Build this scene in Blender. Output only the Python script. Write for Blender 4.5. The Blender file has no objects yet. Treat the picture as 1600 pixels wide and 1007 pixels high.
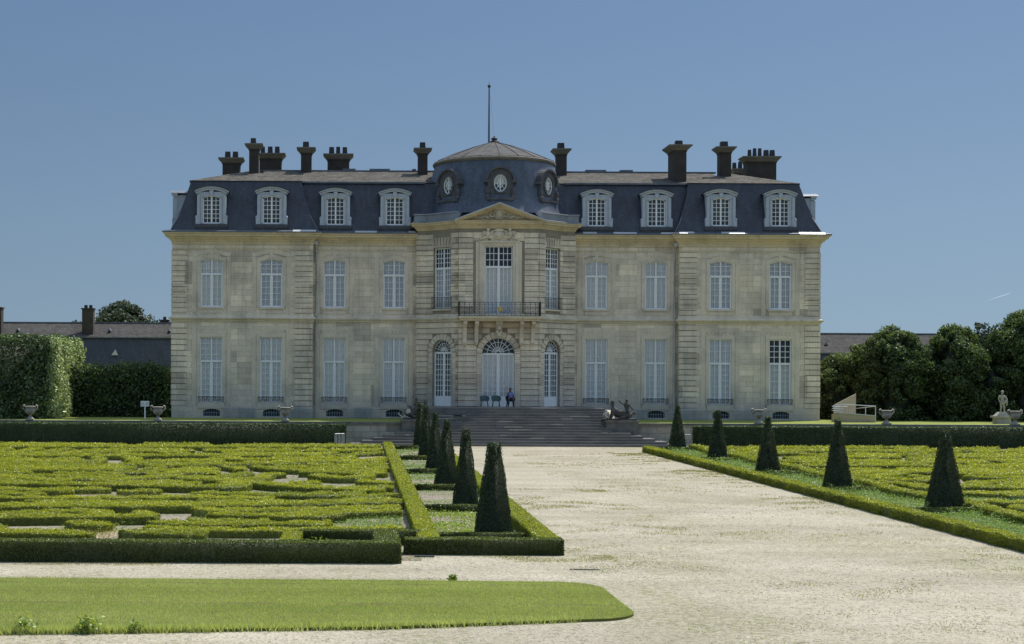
SUN_E = 4.9; SKY_S = .098; SKY_LIFT = .14; SKY_ZS = .9; SKY_DUST = .3; SKY_TINT = (.98, .92, .82)
SKY_RAMP = [(0, (.76, .77, .79)), (.10, (.83, .86, .89)), (.26, (.80, .88, .98)), (.55, (4.4, 3.9, 3.25)), (1, (4.8, 4.25, 3.5))]
import bpy, bmesh, math, random
import numpy as np
from mathutils import Matrix, Vector
R = math.radians
rng = np.random.default_rng(7)
random.seed(7)
SC = bpy.context.scene
COL = SC.collection

# ------------------------------------------------------------------ node helpers
class NT:
    def __init__(s, name):
        s.m = bpy.data.materials.new(name); s.m.use_nodes = True
        s.t = s.m.node_tree; s.t.nodes.clear()
        s.out = s.t.nodes.new('ShaderNodeOutputMaterial')
    def n(s, typ, **kw):
        nd = s.t.nodes.new(typ)
        for k, v in kw.items(): setattr(nd, k, v)
        return nd
    def l(s, a, b): s.t.links.new(a, b)
    def val(s, sock, v):
        if isinstance(v, bpy.types.NodeSocket): s.l(v, sock)
        elif isinstance(v, (tuple, list)) and len(v) == 3 and sock.type == 'RGBA': sock.default_value = (*v, 1)
        else: sock.default_value = v
    def coord(s): return s.n('ShaderNodeTexCoord').outputs['Object']
    def pos(s): return s.n('ShaderNodeNewGeometry').outputs['Position']
    def mapping(s, vec, scale=(1, 1, 1), loc=(0, 0, 0)):
        m = s.n('ShaderNodeMapping'); s.l(vec, m.inputs['Vector'])
        m.inputs['Scale'].default_value = scale; m.inputs['Location'].default_value = loc
        return m.outputs[0]
    def noise(s, vec, scale, detail=4, rough=.55):
        n = s.n('ShaderNodeTexNoise'); s.l(vec, n.inputs['Vector'])
        n.inputs['Scale'].default_value = scale; n.inputs['Detail'].default_value = detail
        n.inputs['Roughness'].default_value = rough
        return n.outputs['Fac']
    def ramp(s, fac, stops):
        r = s.n('ShaderNodeValToRGB'); s.l(fac, r.inputs[0])
        el = r.color_ramp.elements
        while len(el) < len(stops): el.new(.5)
        for e, (p, c) in zip(el, stops):
            e.position = p
            e.color = (c, c, c, 1) if isinstance(c, (int, float)) else (*c, 1)
        return r.outputs[0]
    def mix(s, fac, a, b, mode='MIX'):
        m = s.n('ShaderNodeMixRGB', blend_type=mode)
        s.val(m.inputs[0], fac); s.val(m.inputs[1], a); s.val(m.inputs[2], b)
        return m.outputs[0]
    def math(s, op, a, b=0.0):
        m = s.n('ShaderNodeMath', operation=op); s.val(m.inputs[0], a); s.val(m.inputs[1], b)
        return m.outputs[0]
    def bump(s, h, strength=.3, dist=.02):
        b = s.n('ShaderNodeBump'); s.l(h, b.inputs['Height'])
        b.inputs['Strength'].default_value = strength; b.inputs['Distance'].default_value = dist
        return b.outputs[0]
    def bsdf(s, color, rough=.8, metal=0, normal=None, spec=.5):
        p = s.n('ShaderNodeBsdfPrincipled')
        s.val(p.inputs['Base Color'], color); s.val(p.inputs['Roughness'], rough)
        p.inputs['Metallic'].default_value = metal
        p.inputs['Specular IOR Level'].default_value = spec
        if normal is not None: s.l(normal, p.inputs['Normal'])
        s.l(p.outputs[0], s.out.inputs[0]); return s.m

def wallvec(t):
    c = t.coord(); sp = t.n('ShaderNodeSeparateXYZ'); t.l(c, sp.inputs[0])
    cb = t.n('ShaderNodeCombineXYZ')
    t.l(t.math('ADD', sp.outputs[0], sp.outputs[1]), cb.inputs[0]); t.l(sp.outputs[2], cb.inputs[1])
    return c, cb.outputs[0], sp.outputs[2]

def mat_stone(name, c1, c2, mortar, bricks=True, rough=.88, dirt=True):
    t = NT(name); c, wv, z = wallvec(t)
    if bricks:
        b = t.n('ShaderNodeTexBrick'); t.l(wv, b.inputs['Vector'])
        t.val(b.inputs['Color1'], c1); t.val(b.inputs['Color2'], c2); t.val(b.inputs['Mortar'], mortar)
        b.inputs['Scale'].default_value = 1; b.inputs['Mortar Size'].default_value = .014
        b.inputs['Mortar Smooth'].default_value = .5
        b.inputs['Brick Width'].default_value = 1.15; b.inputs['Row Height'].default_value = .41
        b.inputs['Bias'].default_value = -.2
        col = b.outputs['Color']
        # odd replaced or weathered blocks: snap to the courses
        sn = t.n('ShaderNodeVectorMath', operation='SNAP'); t.l(wv, sn.inputs[0]); sn.inputs[1].default_value = (1.31, .82, 1)
        wn = t.n('ShaderNodeTexWhiteNoise', noise_dimensions='3D'); t.l(sn.outputs[0], wn.inputs['Vector'])
        col = t.mix(1.0, col, t.ramp(wn.outputs['Value'], [(0, (.74, .73, .73)), (.14, (.78, .77, .76)), (.2, (1, 1, 1)), (.84, (1.02, 1.0, .97)), (.9, (1.2, 1.17, 1.12)), (1, (1.22, 1.2, 1.16))]), 'MULTIPLY')
    else:
        col = t.mix(t.noise(c, 1.2, 5), c1, c2)
    n1 = t.noise(c, .55, 6, .65)
    col = t.mix(1.0, col, t.ramp(n1, [(.3, (.70, .70, .72)), (.55, (1, 1, 1)), (.8, (1.08, 1.03, .95))]), 'MULTIPLY')
    n2 = t.noise(t.mapping(c, (2.2, 2.2, .16)), 1.0, 5, .65)
    col = t.mix(1.0, col, t.ramp(n2, [(.30, (.80, .80, .82)), (.48, (1, 1, 1))]), 'MULTIPLY')
    n3 = t.noise(c, 14, 3)
    col = t.mix(1.0, col, t.ramp(n3, [(.3, .86), (.7, 1.06)]), 'MULTIPLY')
    if dirt:
        # damp grey band low down, as on old limestone
        g = t.ramp(t.math('ADD', t.math('MULTIPLY', z, .16), t.math('MULTIPLY', n1, .25)), [(.16, 1.0), (.55, 0.0)])
        col = t.mix(t.math('MULTIPLY', g, .55), col, (.24, .255, .29))
    return t.bsdf(col, rough, normal=t.bump(t.noise(c, 9, 4), .25, .03), spec=.25)

def mat_noise(name, a, b, scale=3, rough=.7, metal=0, bump=.2, bscale=None, spec=.4, stretch=(1, 1, 1)):
    t = NT(name); c = t.mapping(t.coord(), stretch)
    n = t.noise(c, scale, 5, .6)
    col = t.mix(t.ramp(n, [(.3, 0.0), (.7, 1.0)]), a, b)
    return t.bsdf(col, rough, metal, t.bump(t.noise(c, bscale or scale * 6, 3), bump, .02), spec)

def mat_slate(name, a, b, c3, rough, spec, moss=0.0, rowh=.16):
    t = NT(name); c, wv, z = wallvec(t)
    br = t.n('ShaderNodeTexBrick'); t.l(wv, br.inputs['Vector'])
    t.val(br.inputs['Color1'], a); t.val(br.inputs['Color2'], b); t.val(br.inputs['Mortar'], tuple(.4 * x for x in a))
    br.inputs['Scale'].default_value = 1; br.inputs['Mortar Size'].default_value = .008
    br.inputs['Brick Width'].default_value = .24; br.inputs['Row Height'].default_value = rowh
    col = br.outputs['Color']
    n = t.noise(t.mapping(c, (.9, .9, .5)), .9, 7, .7)
    col = t.mix(t.ramp(n, [(.4, 0.0), (.72, .85)]), col, c3)
    if moss:
        m = t.noise(t.mapping(c, (1.0, 1.0, .6)), 2.6, 10, .78)
        col = t.mix(t.math('MULTIPLY', t.ramp(m, [(.48, 0.0), (.6, 1.0)]), moss), col, (.055, .047, .034))
    n4 = t.noise(t.mapping(c, (3, 3, .25)), 1.0, 4)
    col = t.mix(1.0, col, t.ramp(n4, [(.3, .66), (.65, 1.15)]), 'MULTIPLY')
    col = t.mix(1.0, col, t.ramp(t.noise(t.mapping(c, (1, 1, 3)), 3.5, 4, .7), [(.3, .75), (.7, 1.2)]), 'MULTIPLY')
    return t.bsdf(col, rough, normal=t.bump(br.outputs['Fac'], -.35, .012), spec=spec)

def mat_leaf(name, stops, trans=.4, tcol=(1.15, 1.25, .6), gloss=.05):
    t = NT(name)
    at = t.n('ShaderNodeAttribute', attribute_name='tint')
    n = t.noise(t.pos(), .35, 4, .65); n2 = t.noise(t.pos(), 2.1, 3)
    f = t.math('ADD', t.math('MULTIPLY', at.outputs['Fac'], .62),
               t.math('ADD', t.math('MULTIPLY', n, .5), t.math('MULTIPLY', n2, .22)))
    col = t.ramp(t.math('SUBTRACT', f, .17), stops)
    d = t.n('ShaderNodeBsdfDiffuse'); t.l(col, d.inputs[0])
    tr = t.n('ShaderNodeBsdfTranslucent'); t.l(t.mix(1.0, col, tcol, 'MULTIPLY'), tr.inputs[0])
    m = t.n('ShaderNodeMixShader'); m.inputs[0].default_value = trans
    t.l(d.outputs[0], m.inputs[1]); t.l(tr.outputs[0], m.inputs[2])
    g = t.n('ShaderNodeBsdfGlossy'); g.inputs['Roughness'].default_value = .45; g.inputs[0].default_value = (.8, .85, .8, 1)
    m2 = t.n('ShaderNodeMixShader'); m2.inputs[0].default_value = gloss
    t.l(m.outputs[0], m2.inputs[1]); t.l(g.outputs[0], m2.inputs[2])
    t.l(m2.outputs[0], t.out.inputs[0]); return t.m

def mat_glass(name):
    t = NT(name)
    tr = t.n('ShaderNodeBsdfTransparent'); tr.inputs[0].default_value = (.99, .99, 1, 1)
    g = t.n('ShaderNodeBsdfGlossy'); g.inputs['Roughness'].default_value = .04
    t.l(t.bump(t.noise(t.coord(), 1.7, 2), .06, .05), g.inputs['Normal'])
    lw = t.n('ShaderNodeLayerWeight'); lw.inputs['Blend'].default_value = .35
    m = t.n('ShaderNodeMixShader'); t.l(t.math('ADD', t.math('MULTIPLY', lw.outputs['Fresnel'], .8), .02), m.inputs[0])
    t.l(tr.outputs[0], m.inputs[1]); t.l(g.outputs[0], m.inputs[2]); t.l(m.outputs[0], t.out.inputs[0])
    return t.m

def mat_curtain(name, a, b):
    t = NT(name); c = t.coord()
    n = t.noise(t.mapping(c, (9, 9, .35)), 1.0, 3)
    oi = t.n('ShaderNodeObjectInfo')
    col = t.mix(t.ramp(n, [(.3, 0.0), (.7, 1.0)]), a, b)
    col = t.mix(1.0, col, t.ramp(oi.outputs['Random'], [(0, (.74, .75, .80)), (.3, (.94, .95, .97)), (1, (1.04, 1.03, 1.0))]), 'MULTIPLY')
    return t.bsdf(col, .9, spec=.1)

def mat_gravel():
    t = NT('gravel'); p = t.pos()
    base = t.mix(t.ramp(t.noise(p, .25, 5, .6), [(.3, 0.0), (.7, 1.0)]), GR1, GR2)
    v = t.n('ShaderNodeTexVoronoi'); t.l(p, v.inputs['Vector']); v.inputs['Scale'].default_value = 26
    sp = t.n('ShaderNodeSeparateColor'); t.l(v.outputs['Color'], sp.inputs[0])
    col = t.mix(1.0, base, t.ramp(sp.outputs[0], [(0, (.45, .44, .42)), (.2, (.88, .87, .86)), (.75, (1.03, 1.02, 1.0)), (1, (1.2, 1.19, 1.16))]), 'MULTIPLY')
    v2 = t.n('ShaderNodeTexVoronoi'); t.l(p, v2.inputs['Vector']); v2.inputs['Scale'].default_value = 9
    sp2 = t.n('ShaderNodeSeparateColor'); t.l(v2.outputs['Color'], sp2.inputs[0])
    col = t.mix(1.0, col, t.ramp(sp2.outputs[1], [(0, .72), (.12, .97), (1, 1.05)]), 'MULTIPLY')
    # loose dark stones in one area of the drive, weeds creeping in elsewhere
    g = t.ramp(t.noise(t.mapping(p, (.22, .11, 1)), 1.0, 6, .62), [(.47, 0.0), (.62, 1.0)])
    fine = t.ramp(t.noise(p, 6, 4, .7), [(.40, 0.0), (.62, 1.0)])
    col = t.mix(t.math('MULTIPLY', t.math('MULTIPLY', g, fine), .62), col, (.17, .175, .06))
    trk = t.ramp(t.noise(t.mapping(p, (.10, .55, 1), (3, 0, 0)), 1.0, 4, .6), [(.35, .86), (.6, 1.03)])
    col = t.mix(1.0, col, trk, 'MULTIPLY')
    return t.bsdf(col, .95, normal=t.bump(v.outputs['Distance'], .55, .03), spec=.15)

def mat_soil(name, a, b, g, gfac):
    t = NT(name); p = t.pos()
    v = t.n('ShaderNodeTexVoronoi'); t.l(p, v.inputs['Vector']); v.inputs['Scale'].default_value = 14
    col = t.mix(t.noise(p, .5, 5), a, b)
    col = t.mix(t.math('MULTIPLY', t.ramp(t.noise(p, .6, 6, .7), [(.45, 0.0), (.6, 1.0)]), gfac), col, g)
    sp = t.n('ShaderNodeSeparateColor'); t.l(v.outputs['Color'], sp.inputs[0])
    col = t.mix(1.0, col, t.ramp(sp.outputs[0], [(0, .55), (.5, 1.0), (1, 1.35)]), 'MULTIPLY')
    return t.bsdf(col, .95, normal=t.bump(v.outputs['Distance'], .6, .05), spec=.1)

def mat_lawn(name, k):
    t = NT(name); p = t.pos()
    col = t.mix(t.noise(p, 1.4, 6, .7), (.17 * k, .21 * k, .045 * k), (.27 * k, .30 * k, .08 * k))
    br = t.ramp(t.noise(t.mapping(p, (.25, 2.2, 1)), 1.0, 5, .6), [(.52, 0.0), (.68, 1.0)])
    col = t.mix(t.math('MULTIPLY', br, .7), col, (.28 * k, .24 * k, .11 * k))
    sp = t.n('ShaderNodeSeparateXYZ'); t.l(p, sp.inputs[0])
    yy = t.math('ADD', sp.outputs[1], t.math('MULTIPLY', sp.outputs[0], .02)); nz = t.noise(t.mapping(p, (1.4, 9, 1)), 1.0, 4, .7)
    for yc in (32.9, 31.6, 30.05):
        ln_ = t.math('SUBTRACT', .13, t.math('ABSOLUTE', t.math('SUBTRACT', yy, yc)))
        f = t.math('MULTIPLY', t.ramp(ln_, [(0.0, 0.0), (.10, 1.0)]), t.ramp(nz, [(.42, 0.0), (.58, .8)]))
        col = t.mix(f, col, (.11, .08, .04))
    return t.bsdf(col, .95, normal=t.bump(t.noise(p, 22, 3), .6, .04), spec=.1)

GR1, GR2 = (.355, .320, .245), (.44, .403, .32)
M = {}
M['ashlar'] = mat_stone('ashlar', (.835, .73, .585), (.715, .61, .47), (.46, .40, .29))
M['joint'] = mat_noise('joint', (.24, .21, .16), (.34, .30, .23), 2, .9)
M['trim'] = mat_stone('trim', (.835, .735, .59), (.72, .62, .48), (.3, .25, .18), bricks=False)
M['cream'] = mat_stone('cream', (.76, .635, .43), (.66, .55, .37), (.3, .25, .18), bricks=False, dirt=False)
M['pedstone'] = mat_noise('pedstone', (.10, .098, .092), (.19, .18, .16), 2, .85)
M['stepstone'] = mat_noise('stepstone', (.09, .087, .083), (.18, .172, .163), 1.3, .55, bump=.3, stretch=(.5, 2, 1), spec=.5)
M['greywall'] = mat_stone('greywall', (.56, .51, .40), (.38, .35, .29), (.16, .15, .13), dirt=False)
M['coping'] = mat_noise('coping', (.10, .10, .09), (.26, .25, .21), 1.5, .85)
M['sculpt'] = mat_noise('sculpt', (.032, .03, .028), (.10, .095, .085), 2.2, .8)
M['statue'] = mat_noise('statue', (.32, .29, .24), (.46, .43, .365), 2.5, .8)
M['urn'] = mat_noise('urn', (.22, .205, .175), (.40, .375, .325), 3, .85)
M['slate'] = mat_slate('slate', (.036, .042, .060), (.052, .059, .082), (.024, .027, .038), .50, .55)
M['slatedome'] = mat_slate('slatedome', (.060, .078, .118), (.088, .110, .152), (.038, .047, .070), .45, .6)
M['slatetop'] = mat_slate('slatetop', (.072, .066, .057), (.10, .092, .08), (.17, .158, .138), .9, .12, moss=1.0)
M['slateold'] = mat_slate('slateold', (.055, .053, .054), (.075, .072, .072), (.10, .095, .09), .9, .12, moss=.8)
M['zinc'] = mat_noise('zinc', (.21, .225, .25), (.30, .315, .335), 1.2, .45, .35)
M['lead'] = mat_noise('lead', (.10, .115, .14), (.17, .185, .21), 1.2, .5, .3)
M['capzinc'] = mat_noise('capzinc', (.068, .066, .066), (.135, .128, .122), 1.5, .85, 0, spec=.12)
M['dormer'] = mat_noise('dormer', (.40, .44, .51), (.48, .52, .58), 2.5, .7)
M['ocul'] = mat_noise('ocul', (.06, .062, .070), (.115, .112, .118), 3, .75)
M['white'] = mat_noise('white', (.80, .81, .82), (.88, .88, .88), 4, .5)
M['curtain'] = mat_curtain('curtain', (.87, .89, .91), (.96, .96, .95))
M['glass'] = mat_glass('glass')
M['dark'] = mat_noise('dark', (.035, .042, .058), (.085, .095, .12), 1.5, .8)
M['brick'] = mat_noise('brick', (.040, .034, .030), (.065, .055, .047), 2, .9)
M['capstone'] = mat_noise('capstone', (.14, .125, .105), (.20, .18, .15), 2, .9)
M['pot'] = mat_noise('pot', (.022, .022, .026), (.04, .04, .045), 3, .7)
M['iron'] = mat_noise('iron', (.028, .034, .046), (.05, .058, .072), 5, .5, .3)
M['blueiron'] = mat_noise('blueiron', (.10, .15, .24), (.16, .22, .32), 5, .5, .2)
M['gold'] = mat_noise('gold', (.45, .33, .10), (.60, .45, .16), 5, .4, .6)
M['pipe'] = mat_noise('pipe', (.42, .43, .43), (.54, .54, .53), 2, .5, .2)
M['gravel'] = mat_gravel()
M['soil'] = mat_soil('soil', (.22, .185, .145), (.30, .262, .21), (.10, .15, .04), .55)
M['pinksoil'] = mat_soil('pinksoil', (.36, .27, .20), (.42, .34, .26), (.14, .16, .05), .4)
M['lawn'] = mat_lawn('lawn_turf', .5); M['terrace_turf'] = mat_lawn('terrace_turf', 1.0)
M['earth'] = mat_soil('earth', (.11, .13, .05), (.15, .16, .07), (.08, .12, .03), .6)
M['box'] = mat_leaf('box', [(0, (0.059, 0.074, 0.012)), (.35, (0.202, 0.227, 0.020)), (.7, (0.403, 0.401, 0.023)), (1, (0.562, 0.520, 0.035))], .45)
M['boxdark'] = mat_leaf('boxdark', [(0, (0.032, 0.046, 0.010)), (.4, (0.081, 0.105, 0.016)), (.75, (0.153, 0.187, 0.021)), (1, (0.234, 0.255, 0.033))], .35)
M['tallbox'] = mat_leaf('tallbox', [(0, (0.014, 0.028, 0.008)), (.5, (0.041, 0.075, 0.018)), (1, (0.100, 0.144, 0.030))], .3)
M['yew'] = mat_leaf('yew', [(0, (0.009, 0.016, 0.004)), (.45, (0.030, 0.048, 0.011)), (.8, (0.058, 0.084, 0.018)), (1, (0.100, 0.115, 0.028))], .25)
M['horn'] = mat_leaf('horn', [(0, (.018, .030, .012)), (.4, (.055, .085, .030)), (.7, (.17, .23, .085)), (1, (.42, .48, .23))], .18, gloss=.04)
M['tree'] = mat_leaf('tree', [(0, (.012, .022, .009)), (.35, (.04, .062, .021)), (.65, (.13, .18, .06)), (1, (.34, .40, .17))], .40, gloss=.03)
M['fartree'] = mat_leaf('fartree', [(0, (0.022, 0.032, 0.017)), (.5, (0.051, 0.065, 0.030)), (1, (0.101, 0.115, 0.054))], .18)
M['grass'] = mat_leaf('grass', [(0, (0.212, 0.264, 0.090)), (.5, (0.485, 0.515, 0.167)), (1, (0.620, 0.620, 0.342))], .4)
M['drygrass'] = mat_leaf('drygrass', [(0, (0.180, 0.182, 0.052)), (.5, (0.300, 0.280, 0.091)), (1, (0.420, 0.364, 0.143))], .35)
M['weed'] = mat_leaf('weed', [(0, (0.087, 0.150, 0.048)), (.5, (0.196, 0.290, 0.081)), (1, (0.391, 0.458, 0.178))], .4, gloss=.03)
M['weedy'] = mat_leaf('weedy', [(0, (0.114, 0.170, 0.019)), (.5, (0.247, 0.323, 0.035)), (1, (0.418, 0.459, 0.080))], .45)
M['bark'] = mat_noise('bark', (.05, .04, .03), (.09, .075, .06), 6, .9)
M['wood'] = mat_noise('wood', (.42, .35, .24), (.52, .44, .31), 3, .8, stretch=(1, 1, 4))
M['rattan'] = mat_noise('rattan', (.06, .10, .10), (.10, .15, .145), 12, .7)
M['skin'] = mat_noise('skin', (.20, .115, .08), (.24, .14, .10), 6, .6)
M['shirt'] = mat_noise('shirt', (.15, .20, .48), (.20, .26, .56), 6, .8)
M['trousers'] = mat_noise('trousers', (.018, .022, .04), (.03, .035, .055), 6, .85)
M['hair'] = mat_noise('hair', (.012, .01, .009), (.025, .02, .018), 20, .7)
M['galv'] = mat_noise('galv', (.52, .54, .56), (.62, .64, .66), 4, .4, .4)
M['railpaint'] = mat_noise('railpaint', (.20, .27, .33), (.26, .33, .39), 4, .6)
M['whitestick'] = mat_noise('whitestick', (.55, .5, .42), (.65, .6, .52), 8, .8)

# ------------------------------------------------------------------ mesh helpers
class MB:
    def __init__(s): s.v = []; s.f = []
    def add(s, vs, fs):
        b = len(s.v); s.v += [tuple(v) for v in vs]; s.f += [tuple(b + i for i in f) for f in fs]; return s
    def box(s, x0, x1, y0, y1, z0, z1, bottom=True):
        vs = [(x0, y0, z0), (x1, y0, z0), (x1, y1, z0), (x0, y1, z0), (x0, y0, z1), (x1, y0, z1), (x1, y1, z1), (x0, y1, z1)]
        fs = [(4, 5, 6, 7), (0, 1, 5, 4), (1, 2, 6, 5), (2, 3, 7, 6), (3, 0, 4, 7)]
        if bottom: fs.append((3, 2, 1, 0))
        return s.add(vs, fs)
    def frust(s, a, za, b, zb, cap=True):   # a,b=(x0,x1,y0,y1)
        vs = [(a[0], a[2], za), (a[1], a[2], za), (a[1], a[3], za), (a[0], a[3], za),
              (b[0], b[2], zb), (b[1], b[2], zb), (b[1], b[3], zb), (b[0], b[3], zb)]
        fs = [(0, 1, 5, 4), (1, 2, 6, 5), (2, 3, 7, 6), (3, 0, 4, 7)]
        if cap: fs += [(4, 5, 6, 7), (3, 2, 1, 0)]
        return s.add(vs, fs)
    def tube(s, pts, r, n=6, cap=True):
        pts = [Vector(p) for p in pts]; rs = r if isinstance(r, (list, tuple)) else [r] * len(pts)
        b = len(s.v)
        for i, p in enumerate(pts):
            d = (pts[min(i + 1, len(pts) - 1)] - pts[max(i - 1, 0)]).normalized()
            a = d.cross(Vector((0, 0, 1)))
            if a.length < 1e-3: a = d.cross(Vector((0, 1, 0)))
            a.normalize(); c = d.cross(a)
            for k in range(n):
                t = 2 * math.pi * k / n
                s.v.append(tuple(p + rs[i] * (math.cos(t) * a + math.sin(t) * c)))
        for i in range(len(pts) - 1):
            for k in range(n):
                s.f.append((b + i * n + k, b + i * n + (k + 1) % n, b + (i + 1) * n + (k + 1) % n, b + (i + 1) * n + k))
        if cap:
            s.f.append(tuple(b + k for k in range(n))[::-1]); s.f.append(tuple(b + (len(pts) - 1) * n + k for k in range(n)))
        return s
    def lathe(s, c, prof, n=24, a0=0, a1=2 * math.pi):
        full = abs(a1 - a0 - 2 * math.pi) < 1e-6; m = n if full else n + 1; b = len(s.v)
        for (r, z) in prof:
            for k in range(m):
                t = a0 + (a1 - a0) * k / n
                s.v.append((c[0] + r * math.cos(t), c[1] + r * math.sin(t), c[2] + z))
        for i in range(len(prof) - 1):
            for k in range(n):
                k2 = (k + 1) % m
                s.f.append((b + i * m + k, b + i * m + k2, b + (i + 1) * m + k2, b + (i + 1) * m + k))
        return s
    def ball(s, c, r, n=8, m=6):
        r = (r, r, r) if isinstance(r, (int, float)) else r
        b = len(s.v)
        for i in range(m + 1):
            p = math.pi * i / m
            for k in range(n):
                t = 2 * math.pi * k / n
                s.v.append((c[0] + r[0] * math.sin(p) * math.cos(t), c[1] + r[1] * math.sin(p) * math.sin(t), c[2] + r[2] * math.cos(p)))
        for i in range(m):
            for k in range(n):
                s.f.append((b + i * n + k, b + (i + 1) * n + k, b + (i + 1) * n + (k + 1) % n, b + i * n + (k + 1) % n))
        return s
    def prism(s, poly, f):      # poly of 2d pts, f maps (a,b,depth) to 3d ; depth 0 front, 1 back
        n = len(poly)
        vs = [f(p[0], p[1], 0) for p in poly] + [f(p[0], p[1], 1) for p in poly]
        fs = [tuple(range(n)), tuple(range(2 * n - 1, n - 1, -1))] + [(i, i + n, (i + 1) % n + n, (i + 1) % n) for i in range(n)]
        return s.add(vs, fs)
    def sweep(s, plan, prof, closed=False):
        """profile of (outward offset, z) swept along a plan polyline with mitred corners; outward is right of travel"""
        n = len(plan); b = len(s.v); P = [Vector(p) for p in plan]
        for i in range(n):
            dirs = []
            if i > 0 or closed: dirs.append((P[i] - P[i - 1]).normalized())
            if i < n - 1 or closed: dirs.append((P[(i + 1) % n] - P[i]).normalized())
            ns = [Vector((d.y, -d.x)) for d in dirs]
            m = sum(ns, Vector((0, 0)))
            m = m / m.length_squared * len(ns) if len(ns) == 1 else m * (2 / m.length_squared)
            for (o, z) in prof: s.v.append((P[i].x + m.x * o, P[i].y + m.y * o, z))
        k = len(prof)
        for i in range(n if closed else n - 1):
            for j in range(k - 1):
                a = b + i * k + j; c = b + ((i + 1) % n) * k + j
                s.f.append((a, c, c + 1, a + 1))
        if not closed:
            s.f.append(tuple(b + j for j in range(k))); s.f.append(tuple(b + (n - 1) * k + j for j in range(k))[::-1])
        return s
    def build(s, name, mat, parent=None, loc=None, smooth=False):
        """verts are world coordinates unless loc is given (then they are local to loc)"""
        me = bpy.data.meshes.new(name); me.from_pydata(s.v, [], s.f)
        me.materials.append(mat)
        bm = bmesh.new(); bm.from_mesh(me); bmesh.ops.recalc_face_normals(bm, faces=bm.faces); bm.to_mesh(me); bm.free()
        if smooth: me.polygons.foreach_set('use_smooth', [True] * len(me.polygons))
        return link(name, me, parent, loc)

def wloc(o):
    p = Vector(o.location)
    while o.parent: o = o.parent; p = p + Vector(o.location)
    return p
def link(name, me, parent=None, loc=None):
    o = bpy.data.objects.new(name, me); COL.objects.link(o)
    if parent is not None:
        o.parent = parent; base = wloc(parent)
    else: base = Vector((0, 0, 0))
    if loc is None:
        if parent is not None: me.transform(Matrix.Translation(-base))
    else: o.location = Vector(loc) - base
    return o
def tag(o, label=None, cat=None, group=None, kind=None):
    for k, v in (('label', label), ('category', cat), ('group', group), ('kind', kind)):
        if v: o[k] = v
    return o
def empty(name, loc, label, cat, group=None):
    o = bpy.data.objects.new(name, None); COL.objects.link(o); o.location = loc; o.empty_display_size = .3
    return tag(o, label, cat, group)
def kids(o): return [c for c in bpy.data.objects if c.parent == o]
def copy_tree(o, parent=None, allk=None):
    c = o.copy(); COL.objects.link(c); c.parent = parent
    for ch in kids(o): copy_tree(ch, c)
    return c
def recenter(o):
    """move the origin of a top-level mesh to the middle of its base"""
    me = o.data; n = len(me.vertices); a = np.empty(n * 3); me.vertices.foreach_get('co', a); a = a.reshape(-1, 3)
    c = Vector(((a[:, 0].min() + a[:, 0].max()) / 2, (a[:, 1].min() + a[:, 1].max()) / 2, a[:, 2].min()))
    me.transform(Matrix.Translation(-c)); o.location = o.location + c; return o

# --------- big numpy meshes with a per-face tint
def np_mesh(name, V, F, tint, mat, parent=None, loc=None):
    me = bpy.data.meshes.new(name); nv, nf, k = len(V), len(F), F.shape[1]
    me.vertices.add(nv); me.vertices.foreach_set('co', np.ascontiguousarray(V, dtype=np.float32).ravel())
    me.loops.add(nf * k); me.loops.foreach_set('vertex_index', np.ascontiguousarray(F, dtype=np.int32).ravel())
    me.polygons.add(nf); me.polygons.foreach_set('loop_start', np.arange(0, nf * k, k, dtype=np.int32))
    me.update(calc_edges=True)
    a = me.attributes.new('tint', 'FLOAT', 'FACE'); a.data.foreach_set('value', np.ascontiguousarray(tint, dtype=np.float32))
    me.materials.append(mat)
    return link(name, me, parent, loc)
def unit(a): return a / np.maximum(np.linalg.norm(a, axis=1, keepdims=True), 1e-9)
def leaves(P, N, size, spread=.9, aspect=.6):
    n = len(P); size = np.broadcast_to(np.asarray(size, float), (n,)) * rng.uniform(.7, 1.35, n)
    nn = unit(N + spread * rng.normal(size=(n, 3)))
    t = unit(np.cross(nn, rng.normal(size=(n, 3)))); b = np.cross(nn, t)
    L = (size * .62)[:, None]; W = L * aspect
    V = np.stack([P - t * L, P + b * W, P + t * L, P - b * W], 1).reshape(-1, 3)
    return V, np.arange(4 * n).reshape(n, 4)
class Foliage:
    """collects a dark core and leaf quads for one plant"""
    def __init__(s): s.V = []; s.F = []; s.T = []; s.n = 0
    def addq(s, V, F, T):
        s.V.append(V); s.F.append(F + s.n); s.T.append(np.broadcast_to(np.asarray(T, float), (len(F),))); s.n += len(V)
    def core(s, vs, fs, t=-.15):
        fs = np.array([f if len(f) == 4 else (*f, f[-1]) for f in fs]); s.addq(np.array(vs, float), fs, t)
    def leaf(s, P, N, size, spread=.9, aspect=.6, tlo=0., thi=1.):
        V, F = leaves(P, N, size, spread, aspect); s.addq(V, F, rng.uniform(tlo, thi, len(P)))
    def build(s, name, mat, parent=None, loc=None):
        return np_mesh(name, np.concatenate(s.V), np.concatenate(s.F), np.concatenate(s.T), mat, parent, loc)
BOXF = [(4, 5, 6, 7), (0, 1, 5, 4), (1, 2, 6, 5), (2, 3, 7, 6), (3, 0, 4, 7)]
def boxv(x0, x1, y0, y1, z0, z1):
    return [(x0, y0, z0), (x1, y0, z0), (x1, y1, z0), (x0, y1, z0), (x0, y0, z1), (x1, y0, z1), (x1, y1, z1), (x0, y1, z1)]
def lsize(d, mn=.026): return max(mn, 1.15 * d / 1513)
def wob(P, amp, f):    # gentle smooth unevenness of clipped faces
    return amp * (np.sin(P[:, 0] * f + 1.3 * P[:, 2] * f) * np.sin(P[:, 1] * f * 1.17 + .7) + .5 * np.sin(P[:, 0] * f * 2.7 + P[:, 1] * f * 2.1))
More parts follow.
